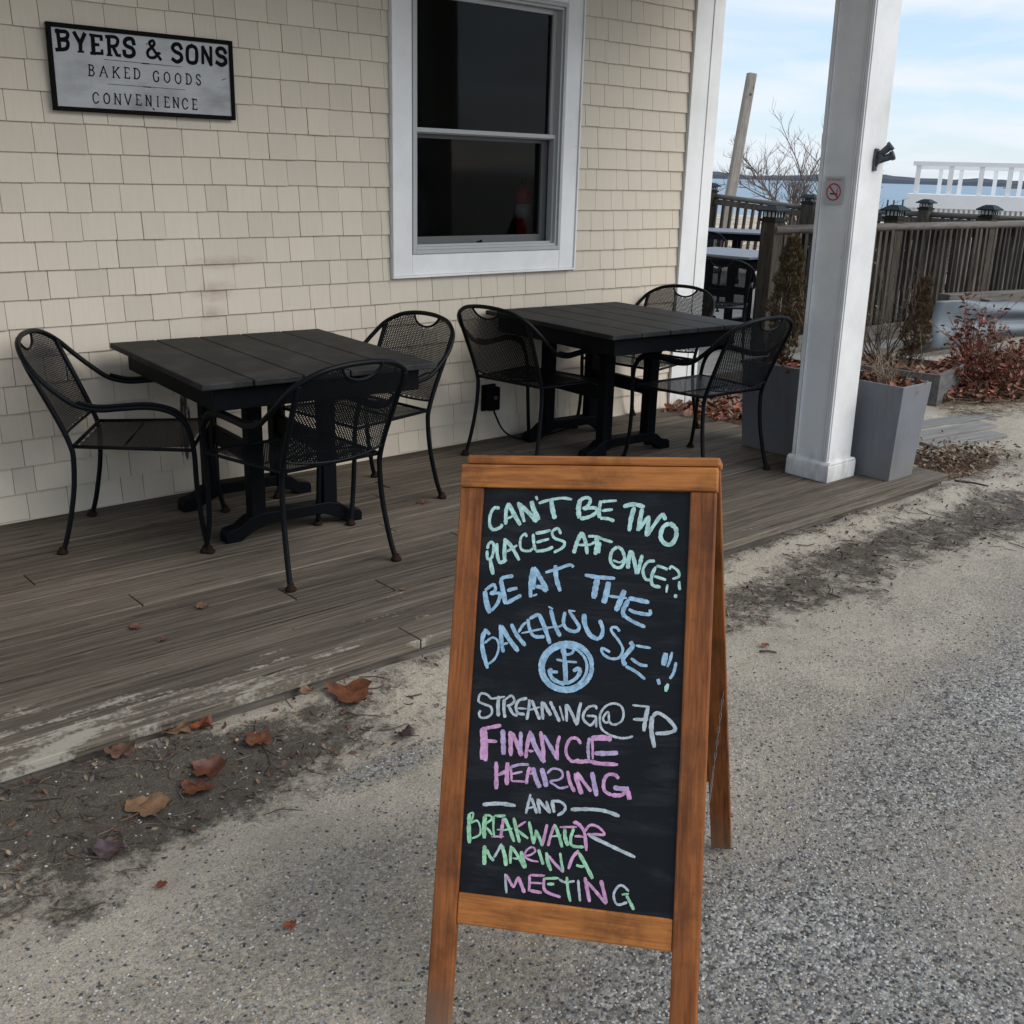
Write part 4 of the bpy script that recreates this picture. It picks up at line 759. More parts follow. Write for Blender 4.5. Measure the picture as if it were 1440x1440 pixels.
# flag-pole bracket
fb = thing('flagpole_bracket', 'cast grey twin flagpole bracket screwed to the white column', 'bracket', (4.845, 2.9615, 1.66))
fb.scale = (.8, .8, .8)
b = MB(); b.prism([(-.018, -.064), (.016, -.064), (.024, .0), (.020, .062), (-.018, .064), (-.024, 0)], 'y', -.012, 0.0); b.obj('back_plate', M['castmetal'], fb, bevel=.003)
for ax, o_ in ((Vector((.30, -.62, .62)), (.004, -.010, .016)), (Vector((.62, -.62, .36)), (.008, -.010, -.010))):
    ax.normalize(); q = ax.to_track_quat('Z', 'Y').to_matrix()
    b = MB(); b.lathe([(.018, 0), (.020, .050), (.022, .080), (.0275, .085), (.0275, .102), (.0205, .102), (.0185, .070)], o_, 16, q); b.obj('socket', M['castmetal'], fb)
b = MB(); b.prism([(0, -.058), (-.055, .012), (-.03, .04), (0, .045)], 'x', -.005, .005); b.obj('web', M['castmetal'], fb)
for zz in (-.048, .050): b = MB(); b.lathe([(.007, 0), (.007, .004), (.003, .006)], (0, -.012, zz), 8, Matrix.Rotation(R_(90), 3, 'X')); b.obj('screw', M['galv'], fb)

# ------------------------------------------------------------------ sign on the wall
sg = thing('bakery_sign', 'framed grey metal BYERS & SONS baked goods sign hanging on the shingles', 'sign', (1.600, WY - .022, 1.748), )
sg.rotation_euler = (0, R_(0.15), 0)
SW, SH = .790, .326
b = MB(); b.bb(.010, SW - .010, -.012, -.002, .008, SH - .008); b.obj('plate', M['sign_metal'], sg)
b = MB(); ring(b, 0, SW, 0, SH, .017, -.020, 0); b.obj('border', M['black'], sg, bevel=.0015)
def ribbon(b, pts, w, lay, up, off, taper=.85, rag=0.0):
    # flat pen stroke in a plane: pts 2D; lay maps (x, y, depth) to 3D
    n = len(pts); L = []; Rr = []
    for i in range(n):
        a = pts[max(i - 1, 0)]; c = pts[min(i + 1, n - 1)]
        t = (c - a); t = t.normalized() if t.length > 1e-9 else Vector((1, 0))
        nn = Vector((-t.y, t.x)); ww = w / 2 * (1 + (rag * uni(-1, 1)))
        if i in (0, n - 1): ww *= taper
        L.append(pts[i] + nn * ww); Rr.append(pts[i] - nn * ww)
    base = len(b.v)
    for i in range(n):
        d = off + up * i / max(n - 1, 1)
        b.v.append(lay(L[i].x, L[i].y, d)); b.v.append(lay(Rr[i].x, Rr[i].y, d))
    for i in range(n - 1): q = base + 2 * i; b.face((q, q + 1, q + 3, q + 2))
    return b
b = MB()
for k, s in enumerate(SIGN):
    w_ = s[0] / 1000; pts = [Vector((s[i] / 1000, s[i + 1] / 1000)) for i in range(1, len(s), 2)]
    p = pts if w_ < .009 and len(pts) < 5 else [Vector((q.x, q.y)) for q in smooth_pts([(a.x, a.y, 0) for a in pts], 5)] if len(pts) > 4 else pts
    # extend ends slightly for square corners
    if len(p) > 1:
        t0 = (p[0] - p[1]).normalized() * w_ * .35; t1 = (p[-1] - p[-2]).normalized() * w_ * .35
        p = [p[0] + t0] + list(p[1:-1]) + [p[-1] + t1]
    ribbon(b, p, w_, lambda x, y, d: Vector((x, -.0122 - d, y)), .00006, .0002 + (k % 9) * .00012, 1.0, .03)
b.obj('lettering', M['black'], sg, kind='stuff')

# ------------------------------------------------------------------ outdoor socket and cable
oc = thing('outdoor_socket', 'black weatherproof socket box on the shingles behind the chair, with its cable', 'socket', (3.90, WY - .018, .25))
b = MB(); b.bb(-.040, .040, -.065, 0, .0, .135); b.obj('cover', M['black'], oc, bevel=.008)
b = MB(); b.bb(-.048, .048, -.012, .004, -.008, .143); b.obj('back_box', M['black'], oc, bevel=.003)
b = MB(); b.lathe([(.013, 0), (.013, .008), (.008, .01)], (0, -.065, .075), 12, Matrix.Rotation(R_(90), 3, 'X')); b.obj('lock_knob', M['castmetal'], oc)
b = MB(); b.tube(smooth_pts([(0, -.05, .01), (.01, -.06, -.03), (.05, -.09, -.12), (.13, -.13, -.168), (.26, -.15, -.172), (.42, -.12, -.172), (.60, -.08, -.172), (.75, -.05, -.172)], 6), .0055, 8); b.obj('cable', M['black'], oc)
# ================================================================== A-FRAME SIGN BOARD
SB = .9615   # size factor of the board
T = Vector((1.4191, 1.4073, 1.0278)); U = Vector((0.5530563, -0.8289326, 0.0836632)).normalized()
V = Vector((-0.2999357, -0.2917821, -0.9082411)); V = (V - U * V.dot(U)).normalized(); N = U.cross(V); N = N if N.dot(fwd) > 0 else -N
RF = Vector((1.722, 1.505, 0.0)); VR = (RF - T); VR = (VR - U * VR.dot(U)).normalized(); NR = U.cross(VR); NR = NR if NR.dot(fwd) < 0 else -NR   # NR faces backwards/outwards
if NR.dot(N) < 0: NR = -NR
base = Vector((1.42, 1.30, 0.0))
ab = thing('sandwich_board', 'wooden A-frame sandwich board with handwritten chalk message standing on the gravel', 'sandwich board', base)
def fr_box(name, u0, u1, v0, v1, n0, n1, mat, Vx=V, Nx=N, bevel=.003, cut=None):
    # a mesh with its own axes so that the wood grain runs along the piece
    u0, u1, v0, v1 = u0 * SB, u1 * SB, v0 * SB, v1 * SB
    cu, cv, cn = (u0 + u1) / 2, (v0 + v1) / 2, (n0 + n1) / 2
    b = MB(); b.box((0, 0, 0), (u1 - u0, n1 - n0, v1 - v0))
    o = b.obj(name, mat, ab, bevel=bevel)
    mw = Matrix.Identity(4)
    for i in range(3): mw[i][0] = U[i]; mw[i][1] = Nx[i]; mw[i][2] = -Vx[i]
    p = T + U * cu + Vx * cv + Nx * cn - base
    mw[0][3], mw[1][3], mw[2][3] = p
    o.matrix_local = mw
    return o
def leglen(q, Vx): return (T.z + q * SB * U.z) / (-Vx.z) / SB
sw = .050
b_s = [fr_box('stile', -.260, -.260 + sw, .044, leglen(-.235, V) - .004, 0, .021, M['boardv']), fr_box('stile', .260 - sw, .260, .044, leglen(.235, V) - .004, 0, .021, M['boardv'])]
fr_box('top_rail', -.260, .262, -.004, .0435, -.003, .021, M['board'])
fr_box('bottom_rail', -.2095, .2095, .845, .904, .002, .020, M['board'])
pan = fr_box('chalk_panel', -.2095, .2095, .0438, .8448, .006, .012, M['slate'], bevel=0)
fr_box('hinge_cap', -.250, .266, -.024, -.0055, -.001, .050, M['board'], bevel=.005)
for q in (-.205, .205):
    b = MB(); b.lathe([(.006, 0), (.006, .002), (.002, .0022)], seg=10); o = b.obj('screw_plug', M['black'], ab)
    mw = Matrix.Identity(4)
    for i in range(3): mw[i][0] = U[i]; mw[i][1] = N[i]; mw[i][2] = -V[i]
    p = T + U * q * SB + V * (-.0242 * SB) + N * .016 - base; mw[0][3], mw[1][3], mw[2][3] = p; o.matrix_local = mw
# rear frame
fr_box('rear_stile', -.260, -.260 + sw, .02, leglen(-.235, VR) - .004, .030, .051, M['boardv'], VR, NR)
fr_box('rear_stile', .262 - sw, .262, .02, leglen(.235, VR) - .004, .030, .051, M['boardv'], VR, NR)
fr_box('rear_rail', -.2095, .2115, .012, .045, .032, .050, M['board'], VR, NR)
fr_box('rear_rail', -.2095, .2115, .845, .904, .032, .050, M['board'], VR, NR)
fr_box('rear_panel', -.2095, .2115, .0455, .8445, .038, .044, M['slate'], VR, NR, bevel=0)
# chalk lettering: one part per line
def pl(x, y, d): return T + U * (x / 1000 * SB) + V * (y / 1000 * SB) + N * (.0060 - .0003 - d) - base
idx = 0
for words, strokes in CHALK:
    groups = {}
    for s in strokes:
        b = groups.setdefault(s[0], MB())
        pts = [(s[i], s[i + 1], 0) for i in range(2, len(s), 2)]
        p = [Vector((q.x, q.y)) for q in smooth_pts(pts, 5)]
        if len(p) < 3: p = [p[0], (p[0] + p[1]) / 2 + Vector((uni(-.8, .8), uni(-.8, .8))), p[1]]
        # densify straight strokes for a ragged marker edge
        q2 = [p[0]]
        for a, c in zip(p, p[1:]):
            k = max(1, int((c - a).length / 5)); q2 += [a + (c - a) * (j + 1) / k for j in range(k)]
        ribbon(b, q2, s[1] * uni(.88, 1.0), pl, .00003, (idx % 14) * .00005, .62, .16); idx += 1
    for c, b in groups.items():
        o = b.obj('chalk_lettering', M['chalk_' + c], ab, kind='stuff')
# smears of wiped chalk are in the panel's material; chain between the two frames
pf = T + U * .238 + V * .70 + N * .024 - base; pr = T + U * .245 + VR * .58 + NR * .030 - base
b = MB(); pts = []
for i in range(45):
    s = i / 44; p = pf.lerp(pr, s); p.z -= .16 * 4 * s * (1 - s) * (1 - .35 * s) ; pts.append(p)
for i in range(44):
    a, c = pts[i], pts[i + 1]; d = (c - a).normalized(); o_ = d.orthogonal().normalized() if i % 2 else d.cross(d.orthogonal()).normalized()
    h = (c - a) * .62; m0 = (a + c) / 2
    b.tube([m0 - h + o_ * .0004, m0 - h * .6 + o_ * .0018, m0 + h * .6 + o_ * .0018, m0 + h, m0 + h * .6 - o_ * .0018, m0 - h * .6 - o_ * .0018], .0006, 4, closed=True)
b.obj('chain', M['galv'], ab)

# ================================================================== CHAIRS
TR = .0105
CZ = .88
def low(x, y, z):      # lower, more reclined back
    k = max(0, z - .43); return (x, y - k * .05 * (1 if y < -.15 else 0), z if z < .43 else .43 + (z - .43) * CZ)
OUT = [(.272, .285, 0), (.262, .262, .12), (.262, .250, .28), (.268, .248, .42), (.278, .232, .53), (.284, .185, .595), (.286, .10, .622), (.286, .0, .618), (.286, -.09, .612), (.286, -.16, .632), (.284, -.225, .685), (.274, -.285, .75), (.240, -.335, .82), (.17, -.368, .868), (.085, -.382, .888), (0, -.386, .893)]
OUT = OUT + [(-x, y, z) for x, y, z in OUT[-2::-1]]
OUT = [low(*p) for p in OUT]
OUTs = smooth_pts(OUT, 6)
UPR = [(.248, -.285, 0), (.238, -.255, .10), (.228, -.225, .25), (.224, -.215, .38), (.224, -.222, .44), (.226, -.248, .54), (.232, -.290, .67), (.236, -.325, .775), (.234, -.338, .822)]
UPR = [low(*p) for p in UPR]
UPs = smooth_pts(UPR, 6)
def upr_at(z):
    for a, c in zip(UPs, UPs[1:]):
        if a.z <= z <= c.z: s = (z - a.z) / max(c.z - a.z, 1e-6); return a.x + (c.x - a.x) * s, a.y + (c.y - a.y) * s
    return (UPs[-1].x, UPs[-1].y + (UPs[-1].z - z) * .22)
ZT = .43 + (.893 - .43) * CZ; ZU = UPs[-1].z
top_half = [p for p in OUTs if p.z > .74]
def arch_z(x):
    best = None
    for a, c in zip(top_half, top_half[1:]):
        if (a.x - x) * (c.x - x) <= 0 and abs(a.x - c.x) > 1e-6: s = (x - a.x) / (c.x - a.x); return a.z + (c.z - a.z) * s
    return .74
def back_y(x, z):
    ux, uy = upr_at(min(z, ZU)); 
    if z > ZU: uy -= (z - ZU) * .38
    return uy - .042 * max(0, 1 - (x / .236) ** 2)
def bot_z(x): return .472 + .02 * (abs(x) / .22) ** 2 - .018
def in_back(x, z):
    if abs(x) > upr_at(min(z, ZU))[0] - .002: return False
    if z < bot_z(x): return False
    if z > arch_z(x) - .002: return False
    if ((x / .088) ** 2 + ((z - ZT) / .062) ** 2) < 1: return False
    return True
def in_seat(x, y):
    w_ = .218 + (y + .20) * .09
    return abs(x) < w_ and -.205 < y < .232
def lattice(b, inside, to3, u0, u1, v0, v1, pu, pv, hw, step, nrm):
    # expanded metal: two families of thin strips
    for fam in (1, -1):
        slope = fam * pv / pu
        k0 = int((v0 - max(slope * u0, slope * u1)) / pv) - 2; k1 = int((v1 - min(slope * u0, slope * u1)) / pv) + 2
        ln = math.hypot(1, slope); du = step / ln
        px_, py_ = -slope / ln * hw, 1 / ln * hw
        for k in range(k0, k1):
            u = u0; prev = None
            while u <= u1:
                v = slope * u + k * pv
                ok = v0 <= v <= v1 and inside(u, v)
                if ok:
                    a = to3(u + px_, v + py_); c = to3(u - px_, v - py_)
                    n = len(b.v); b.v += [a, c]
                    if prev is not None: b.face((prev, prev + 1, n + 1, n))
                    prev = n
                else: prev = None
                u += du
def make_chair():
    t = thing('metal_chair', '', 'chair')
    b = MB(); b.tube(OUTs, TR, 10); b.obj('arm_hoop', M['black_metal'], t)
    for s in (1, -1):
        b = MB(); b.tube([(p.x * s, p.y, p.z) for p in UPs], TR, 10); b.obj('rear_leg', M['black_metal'], t)
        b = MB(); pts = smooth_pts([low(*q) for q in ((.286, -.155, .643), (.286, -.09, .625), (.286, 0, .631), (.286, .10, .635), (.284, .188, .608), (.279, .226, .560))], 5)
        b.tube([(p.x * s, p.y, p.z) for p in pts], .0125, 8, flat=.62); b.obj('armrest', M['black_metal'], t)
    b = MB(); R1 = .0075
    fw, bw = .218 + .437 * .09, .218
    b.tube([(-fw - .012, .240, .425), (fw + .012, .240, .425)], R1, 8); b.tube([(-bw - .008, -.212, .432), (bw + .008, -.212, .432)], R1, 8)
    for s in (1, -1): b.tube([(s * (bw + .006), -.212, .432), (s * (fw + .012), .240, .425), (s * .268, .249, .425)], R1, 8)
    b.tube([(-.226, -.03, .422), (.226, -.03, .422)], .005, 6)
    b.obj('seat_frame', M['black_metal'], t)
    b = MB(); dip = lambda x, y: .431 - .010 * max(0, 1 - (x / .24) ** 2) * max(0, 1 - ((y - .01) / .24) ** 2)
    lattice(b, in_seat, lambda x, y: Vector((x, y, dip(x, y))), -.245, .245, -.205, .232, .0100, .0150, .0027, .016, None)
    b.obj('mesh_seat', M['black_metal'], t)
    b = MB(); lattice(b, in_back, lambda x, z: Vector((x, back_y(x, z), z)), -.24, .24, .440, .895, .0100, .0150, .0023, .014, None)
    b.obj('mesh_back', M['black_metal'], t)
    b = MB(); pts = [(x / 20 * .088, ) for x in range(-20, 21)]
    hp = []
    for i in range(21):
        a = math.pi * i / 20; x = .088 * math.cos(a); z = ZT - .062 * math.sin(a); z = min(z, arch_z(x)); hp.append((x, back_y(x, z), z))
    b.tube(hp, .0055, 8); b.obj('hand_grip', M['black_metal'], t)
    b = MB(); bp = [];
    for i in range(21):
        x = -.224 + .448 * i / 20; z = bot_z(x); bp.append((x, back_y(x, z), z))
    b.tube(bp, .0055, 8); b.obj('lower_back_rail', M['black_metal'], t)
    for (x, y) in ((.272, .285), (-.272, .285), (.248, -.285), (-.248, -.285)):
        b = MB(); b.lathe([(.019, 0), (.022, .005), (.020, .013), (.013, .018), (.0125, .028)], (x, y, 0), 14); b.obj('foot_glide', M['glide'], t)
    return t
chair = make_chair()
def put(mid_back, ang, dback=.285): pass
CH = [(1.675, 4.230, -33, 'black mesh chair at the far left, turned sideways beside the left table'),
      (2.045, 3.595, 94, 'black mesh chair in front of the left table with its back to the camera'),
      (2.665, 4.115, 186, 'black mesh chair between the left table and the window wall, right end of that table'),
      (3.885, 4.265, 8, 'black mesh chair at the left end of the right table, beside the black socket box'),
      (4.845, 4.365, 187, 'black mesh chair tucked between the right table and the white corner board'),
      (4.465, 3.590, 88, 'black mesh chair in front of the grey planter, nearest the white column'),
      (7.32, 5.80, 40, 'black mesh chair on the rear terrace seen from behind in front of the pale table')]
for i, (x, y, a, lab) in enumerate(CH):
    rz = R_(a - 90)
    z = DZ if x < 5.45 else .096
    if i == 0: chair.location = (x, y, z); chair.rotation_euler = (0, 0, rz); chair['label'] = lab; chair['group'] = 'black metal mesh chairs around the porch tables'
    else: dup(chair, (x, y, z), rz, lab, 'black metal mesh chairs around the porch tables' if i < 6 else 'black metal chairs on the rear terrace')
FAR = [(9.9, 8.15, 215, 'terrace chair whose arms show just left of the near lamp topped post'),
       (13.1, 11.0, 250, 'terrace chair whose hoop back rises behind the farthest terrace table'),
       (9.9, 6.5, 20, 'terrace chair behind the fence slats just right of the white column'),
       (11.3, 7.2, 200, 'terrace chair behind the middle of the slatted fence'),
       (12.4, 6.7, 160, 'terrace chair behind the right part of the slatted fence'),
       (9.1, 6.35, 60, 'terrace chair behind the slats left of the white column')]
for x, y, a, lab in FAR: dup(chair, (x, y, .096), R_(a - 90), lab, 'black metal chairs on the rear terrace')

# ================================================================== TABLES
TS, TD, TH = .985, 1.06, .750
OY = -.07   # the top sits off the centre of its trestle
def make_table(topmat):
    t = thing('wooden_table', '', 'table')
    n = 5; wd = TS / n; OY2 = .07
    for i in range(n):
        b = MB(); b.box((0, 0, 0), (wd - .005, TD, .024)); b.obj('plank', topmat, t, (-TS / 2 + wd * (i + .5), OY, TH - .012), bevel=.004)
    a = MB()
    for s in (-1, 1): a.box((0, OY + s * (TD / 2 - .06), TH - .069), (TS - .12, .028, .088)); a.box((s * (TS / 2 - .074), OY, TH - .069), (.028, TD - .149, .088))
    a.box((0, 0, TH - .04), (TS - .18, .08, .03)); a.obj('apron', M['table'], t, bevel=.003)
    for sy in (-1, 1):
        for sx in (-1, 1):
            b = MB(); b.box((.03 + sx * .165, OY2 + sy * .25, (TH - .025 + .07) / 2), (.064, .064, TH - .025 - .072)); b.obj('post', M['table'], t, bevel=.004)
        # arched foot, cut from a plank
        y0 = OY2 + sy * .25 - .036; y1 = OY2 + sy * .25 + .036
        top = [(-.315, .035), (-.305, .052), (-.25, .064), (-.21, .095), (-.155, .108), (.155, .108), (.21, .095), (.25, .064), (.305, .052), (.315, .035)]
        bot = [(.315, 0), (.25, 0), (.20, .030), (.13, .058), (-.13, .058), (-.20, .030), (-.25, 0), (-.315, 0)]
        b = MB(); b.prism([(q[0] + .03, q[1]) for q in top + bot], 'y', y0, y1); b.obj('foot', M['table'], t, bevel=.004)
        b = MB(); b.box((0, OY2 + sy * .25, TH - .055), (.78, .06, .05)); b.obj('bearer', M['table'], t)
    for sx in (-1, 1):
        b = MB(); b.box((.03 + sx * .165, OY2, .355), (.036, .425, .075)); b.obj('stretcher', M['table'], t, bevel=.003)
    return t
tab = make_table(M['table_top'])
tab.location = (2.165, 4.09, DZ); tab.rotation_euler = (0, 0, R_(-4.5)); tag(tab, 'black square plank-topped table on the left, under the bakery sign', None, 'black porch tables')
dup(tab, (4.305, 4.165, DZ), R_(-4.0), 'black square plank-topped table on the right, under the corner of the window')
tab3 = dup(tab, (8.85, 6.95, .096), R_(4), 'terrace table with pale grey top behind the lone terrace chair', 'tables on the rear terrace')
for c in tab3.children:
    if c.name.startswith('plank'): c.data = c.data.copy(); c.data.materials[0] = M['table_grey']
tab4 = dup(tab3, (12.35, 9.75, .096), R_(30), 'farthest terrace table, grey top seen edge on under the far railing', 'tables on the rear terrace')
dup(tab, (10.7, 6.75, .096), R_(10), 'dark terrace table behind the slatted fence, right of the white column', 'tables on the rear terrace')

# ================================================================== RAILINGS
def lamp_cap(parent, s=1.0):
    b = MB()
    b.cur = 0
    b.box((0, 0, .012), (.165, .165, .024)); b.box((0, 0, .030), (.13, .13, .012))
    for a in range(4):
        q = Matrix.Rotation(a * math.pi / 2, 3, 'Z')
        for x in (-.06, -.02, .02, .06):
            b.box(q @ Vector((x, .06, .058)), (.009, .009, .044), q)
    b.box((0, 0, .086), (.205, .205, .012)); b.box((0, 0, .110), (.205, .205, .036), None, (.5, .5)); b.box((0, 0, .131), (.08, .08, .006))
    b.cur = 1; b.box((0, 0, .058), (.108, .108, .043))
    return b.mesh('lamp_cap', [M['cap'], M['capglass']])
CAPM = lamp_cap(None)
bal_me = MB().box((0, 0, 0), (.038, .038, 1.0)).mesh('baluster', M['rail'])
def railing(name, label, x0, y0, x1, y1, ztop, zbot, posts, spacing, group, capz=True, flat=False):
    t = thing(name, label, 'railing', (x0, y0, 0), 0, group)
    L = math.hypot(x1 - x0, y1 - y0); ang = math.atan2(y1 - y0, x1 - x0)
    t.rotation_euler = (0, 0, ang)
    b = MB(); b.tube([(-.05, 0, 0), (L, 0, 0)], .040, 12, flat=.9)
    b.v = [Vector((p.x, p.y, p.z)) for p in b.v]
    b.obj('handrail', M['railtop'], t, (0, 0, ztop - .035))
    b = MB(); b.box((0, 0, 0), (L, .038, .085)); b.obj('upper_rail', M['rail'], t, (L / 2, .03, ztop - .12))
    b = MB(); b.box((0, 0, 0), (L, .038, .085)); b.obj('lower_rail', M['rail'], t, (L / 2, .03, zbot + .10))
    for p in posts:
        b = MB(); b.box((0, 0, 0), (.14, .14, ztop - zbot + .10)); o = b.obj('post', M['rail'], t, (p, .055, (ztop + zbot) / 2 - .02), bevel=.006)
        if capz: mk('lamp_cap', CAPM, o, (0, 0, (ztop - zbot + .10) / 2))
    x = .09
    while x < L - .05:
        if min(abs(x - p) for p in posts) > .07:
            o = mk('baluster', bal_me, t, (x, -.008 + uni(-.004, .004), (ztop - .08 + zbot + uni(-.02, .02)) / 2)); o.scale = (1, 1, ztop - .06 - zbot); o.rotation_euler = (uni(-.01, .01), uni(-.012, .012), uni(-.2, .2))
        x += spacing * uni(.93, 1.07)
    return t
railing('slatted_railing', 'weathered wooden railing with close slats behind the planters, green lamp caps on its posts', 7.80, 5.60, 14.2, 5.60, 1.18, .10, [0, 1.92, 3.80, 6.1], .108, None)
railing('slatted_railing', 'far seaward wooden railing whose handrail runs behind the slatted one', 14.25, 5.75, 14.2, 9.6, 1.17, .10, [0.3, 2.05, 3.85], .12, None)
r3 = railing('slatted_railing', 'far wooden railing with open balusters between the corner board and the column', 14.2, 9.68, 14.3, 12.3, 1.17, .10, [0.05, 1.95], .145, None)
r3.rotation_euler = (0, -math.atan2(.11, 1.8), r3.rotation_euler[2])
b = MB(); b.bb(5.8, 14.25, 5.17, 5.215, -.12, .098); b.bb(7.7, 14.2, 5.50, 5.54, .098, .24); o = b.obj('terrace_fascia', M['railtop']); tag(o, kind='structure')

# ================================================================== WHITE SEASIDE BALCONY
wb = thing('white_balcony', 'white painted seaside balcony with square columns above a band of pickets', 'balcony', (26.1, 14.8, 0)); wb.rotation_euler = (0, 0, math.atan2(12.2 - 14.8, 27.4 - 26.1))
def wpart(name, x0, x1, y0, y1, z0, z1, bev=0): b = MB(); b.box((0, 0, 0), (x1 - x0, y1 - y0, z1 - z0)); return b.obj(name, M['white_far'], wb, ((x0 + x1) / 2, (y0 + y1) / 2, (z0 + z1) / 2), bevel=bev)
LB = 7.0
wpart('top_rail', -.05, LB, -.06, .08, 1.93, 2.03); wpart('top_rail', -.05, LB, 1.5, 1.62, 1.86, 1.96); wpart('fascia', -.12, LB, -.12, -.02, .92, 1.25); wpart('deck_slab', -.12, LB, -.018, 1.7, 1.19, 1.249)
wpart('lower_beam', -.12, LB, -.08, -.03, -1.9, -1.75)
for x in (.03, .80, 1.50, 2.15, 2.75, 3.45, 4.1, 4.8, 5.5): wpart('column', x, x + .115, -.04, .075, 1.251, 1.929)
for x in (.52, 1.02, 1.85, 2.45, 3.1, 3.8, 4.5, 5.2): wpart('column', x, x + .10, 1.51, 1.61, 1.251, 1.859)
pk = MB().box((0, 0, 0), (.062, .03, 2.66)).mesh('picket', M['white_far'])
x = -.08
while x < LB: mk('picket', pk, wb, (x, -.07, -.412)); x += .118
wpart('back_wall', -.1, LB, 1.4, 1.5, -1.9, 1.18)

# ================================================================== PILES
pole = thing('leaning_pile', 'silvery timber pile leaning left to right beyond the far railing', 'pile', (20.27, 16.05, -1.4))
pts = [(0, 0, 0), (.33, -.18 * 1.0, 5.13)]
b = MB(); a0 = Vector((-.10, .10, 0)); a1 = Vector((.34, -.17, 5.13)); ax = (a1 - a0)
q = ax.to_track_quat('Z', 'Y').to_matrix(); b.box((0, 0, 0), (.23, .23, ax.length), None, (.82, .82)); o = b.obj('timber', M['pilewood'], pole, (a0 + a1) / 2, bevel=.02); o.rotation_euler = q.to_euler()
b = MB(); b.lathe([(.03, 0), (.03, .02)], seg=8); o = b.obj('bolt', M['castmetal'], pole, a1 + Vector((-.12, -.10, -.45))); o.rotation_euler = (R_(90), 0, R_(-40))
for i, (px, py, h, lab) in enumerate([(151.0, 89.3, 1.3, 'left one of the close pair of dark mooring piles standing in the sea'), (151.0, 88.3, 1.25, 'right one of the close pair of dark mooring piles standing in the sea'), (151.6, 87.2, 1.4, 'single dark mooring pile standing in the sea right of the pair')]):
    b = MB(); b.lathe([(.16, -1.5), (.15, h - .1), (.10, h)], (0, 0, 0), 9); o = b.obj('mooring_pile', M['rail'], None, (px * 1.17, py * 1.17, -3.0)); tag(o, lab, 'mooring pile', 'mooring piles in the sea')
# ================================================================== PLANTERS
pa = thing('trough_planter', 'long grey tapered trough planter standing behind the white column on the deck', 'planter', (5.15, 3.245, DZ))
def tapered_box(b, x0, x1, y0, y1, X0, X1, Y0, Y1, z0, z1, th):
    o = [(x0, y0, z0), (x1, y0, z0), (x1, y1, z0), (x0, y1, z0), (X0, Y0, z1), (X1, Y0, z1), (X1, Y1, z1), (X0, Y1, z1)]
    s = (z1 - .10 - z0) / (z1 - z0)
    def l(a, c): return a + (c - a) * .5
    i_top = [(X0 + th, Y0 + th, z1), (X1 - th, Y0 + th, z1), (X1 - th, Y1 - th, z1), (X0 + th, Y1 - th, z1)]
    xi0, xi1, yi0, yi1 = l(x0, X0) + th, l(x1, X1) - th, l(y0, Y0) + th, l(y1, Y1) - th
    i_bot = [(xi0, yi0, z1 - .2), (xi1, yi0, z1 - .2), (xi1, yi1, z1 - .2), (xi0, yi1, z1 - .2)]
    n = len(b.v); b.v += [Vector(p) for p in o + i_top + i_bot]
    F = [(3, 2, 1, 0), (0, 1, 5, 4), (1, 2, 6, 5), (2, 3, 7, 6), (3, 0, 4, 7), (4, 5, 9, 8), (5, 6, 10, 9), (6, 7, 11, 10), (7, 4, 8, 11), (8, 9, 13, 12), (9, 10, 14, 13), (10, 11, 15, 14), (11, 8, 12, 15), (12, 13, 14, 15)]
    for f in F: b.face([n + i for i in f])
b = MB(); tapered_box(b, -.115, .115, -.475, .475, -.122, .158, -.492, .52, 0, .50, .016); b.obj('shell', M['planter'], pa, bevel=.003)
def soil_bed(parent, x0, x1, y0, y1, z, nleaf, mats=('mulch', 'leaf_tan', 'leaf_red')):
    b = MB(); nx_, ny_ = 8, 14
    for j in range(ny_ + 1):
        for i in range(nx_ + 1): b.v.append(Vector((x0 + (x1 - x0) * i / nx_, y0 + (y1 - y0) * j / ny_, z + uni(-.008, .012))))
    for j in range(ny_):
        for i in range(nx_): a = j * (nx_ + 1) + i; b.face((a, a + 1, a + nx_ + 2, a + nx_ + 1), True)
    b.obj('soil', M['mulch'], parent)
    for k, mn in enumerate(mats):
        b = MB()
        for _ in range(nleaf // len(mats)): crumpled(b, Vector((uni(x0, x1), uni(y0, y1), z + uni(.005, .045))), uni(.018, .042))
        b.obj('mulch_leaves', M[mn], parent, kind='stuff')
def crumpled(b, c, r, curl=.5):
    # a small dead leaf: folded, pointed, 6 faces
    rot = Matrix.Rotation(uni(0, 6.28), 3, 'Z') @ Matrix.Rotation(uni(-.9, .9), 3, 'X') @ Matrix.Rotation(uni(-.9, .9), 3, 'Y')
    P = [(-1, 0, uni(-.2, .3)), (-.4, .45, curl * uni(.1, .6)), (.45, .38, curl * uni(.1, .7)), (1, 0, uni(-.1, .5)), (.4, -.42, curl * uni(.1, .6)), (-.45, -.4, curl * uni(.1, .6)), (0, 0, 0)]
    n = len(b.v); b.v += [c + rot @ (Vector(p) * r) for p in P]
    for i in range(6): b.face((n + 6, n + i, n + (i + 1) % 6), True)
soil_bed(pa, -.12, .145, -.475, .50, .455, 360)
pc = thing('box_planter', 'low square weathered planter box on the ground beside the red leaved shrub', 'planter', (7.40, 3.78, 0), R_(13))
b = MB(); tapered_box(b, 0, .66, 0, .78, 0, .66, 0, .78, -.05, .235, .03); b.obj('shell', M['planter2'], pc, bevel=.004)
soil_bed(pc, .03, .63, .03, .75, .19, 300)

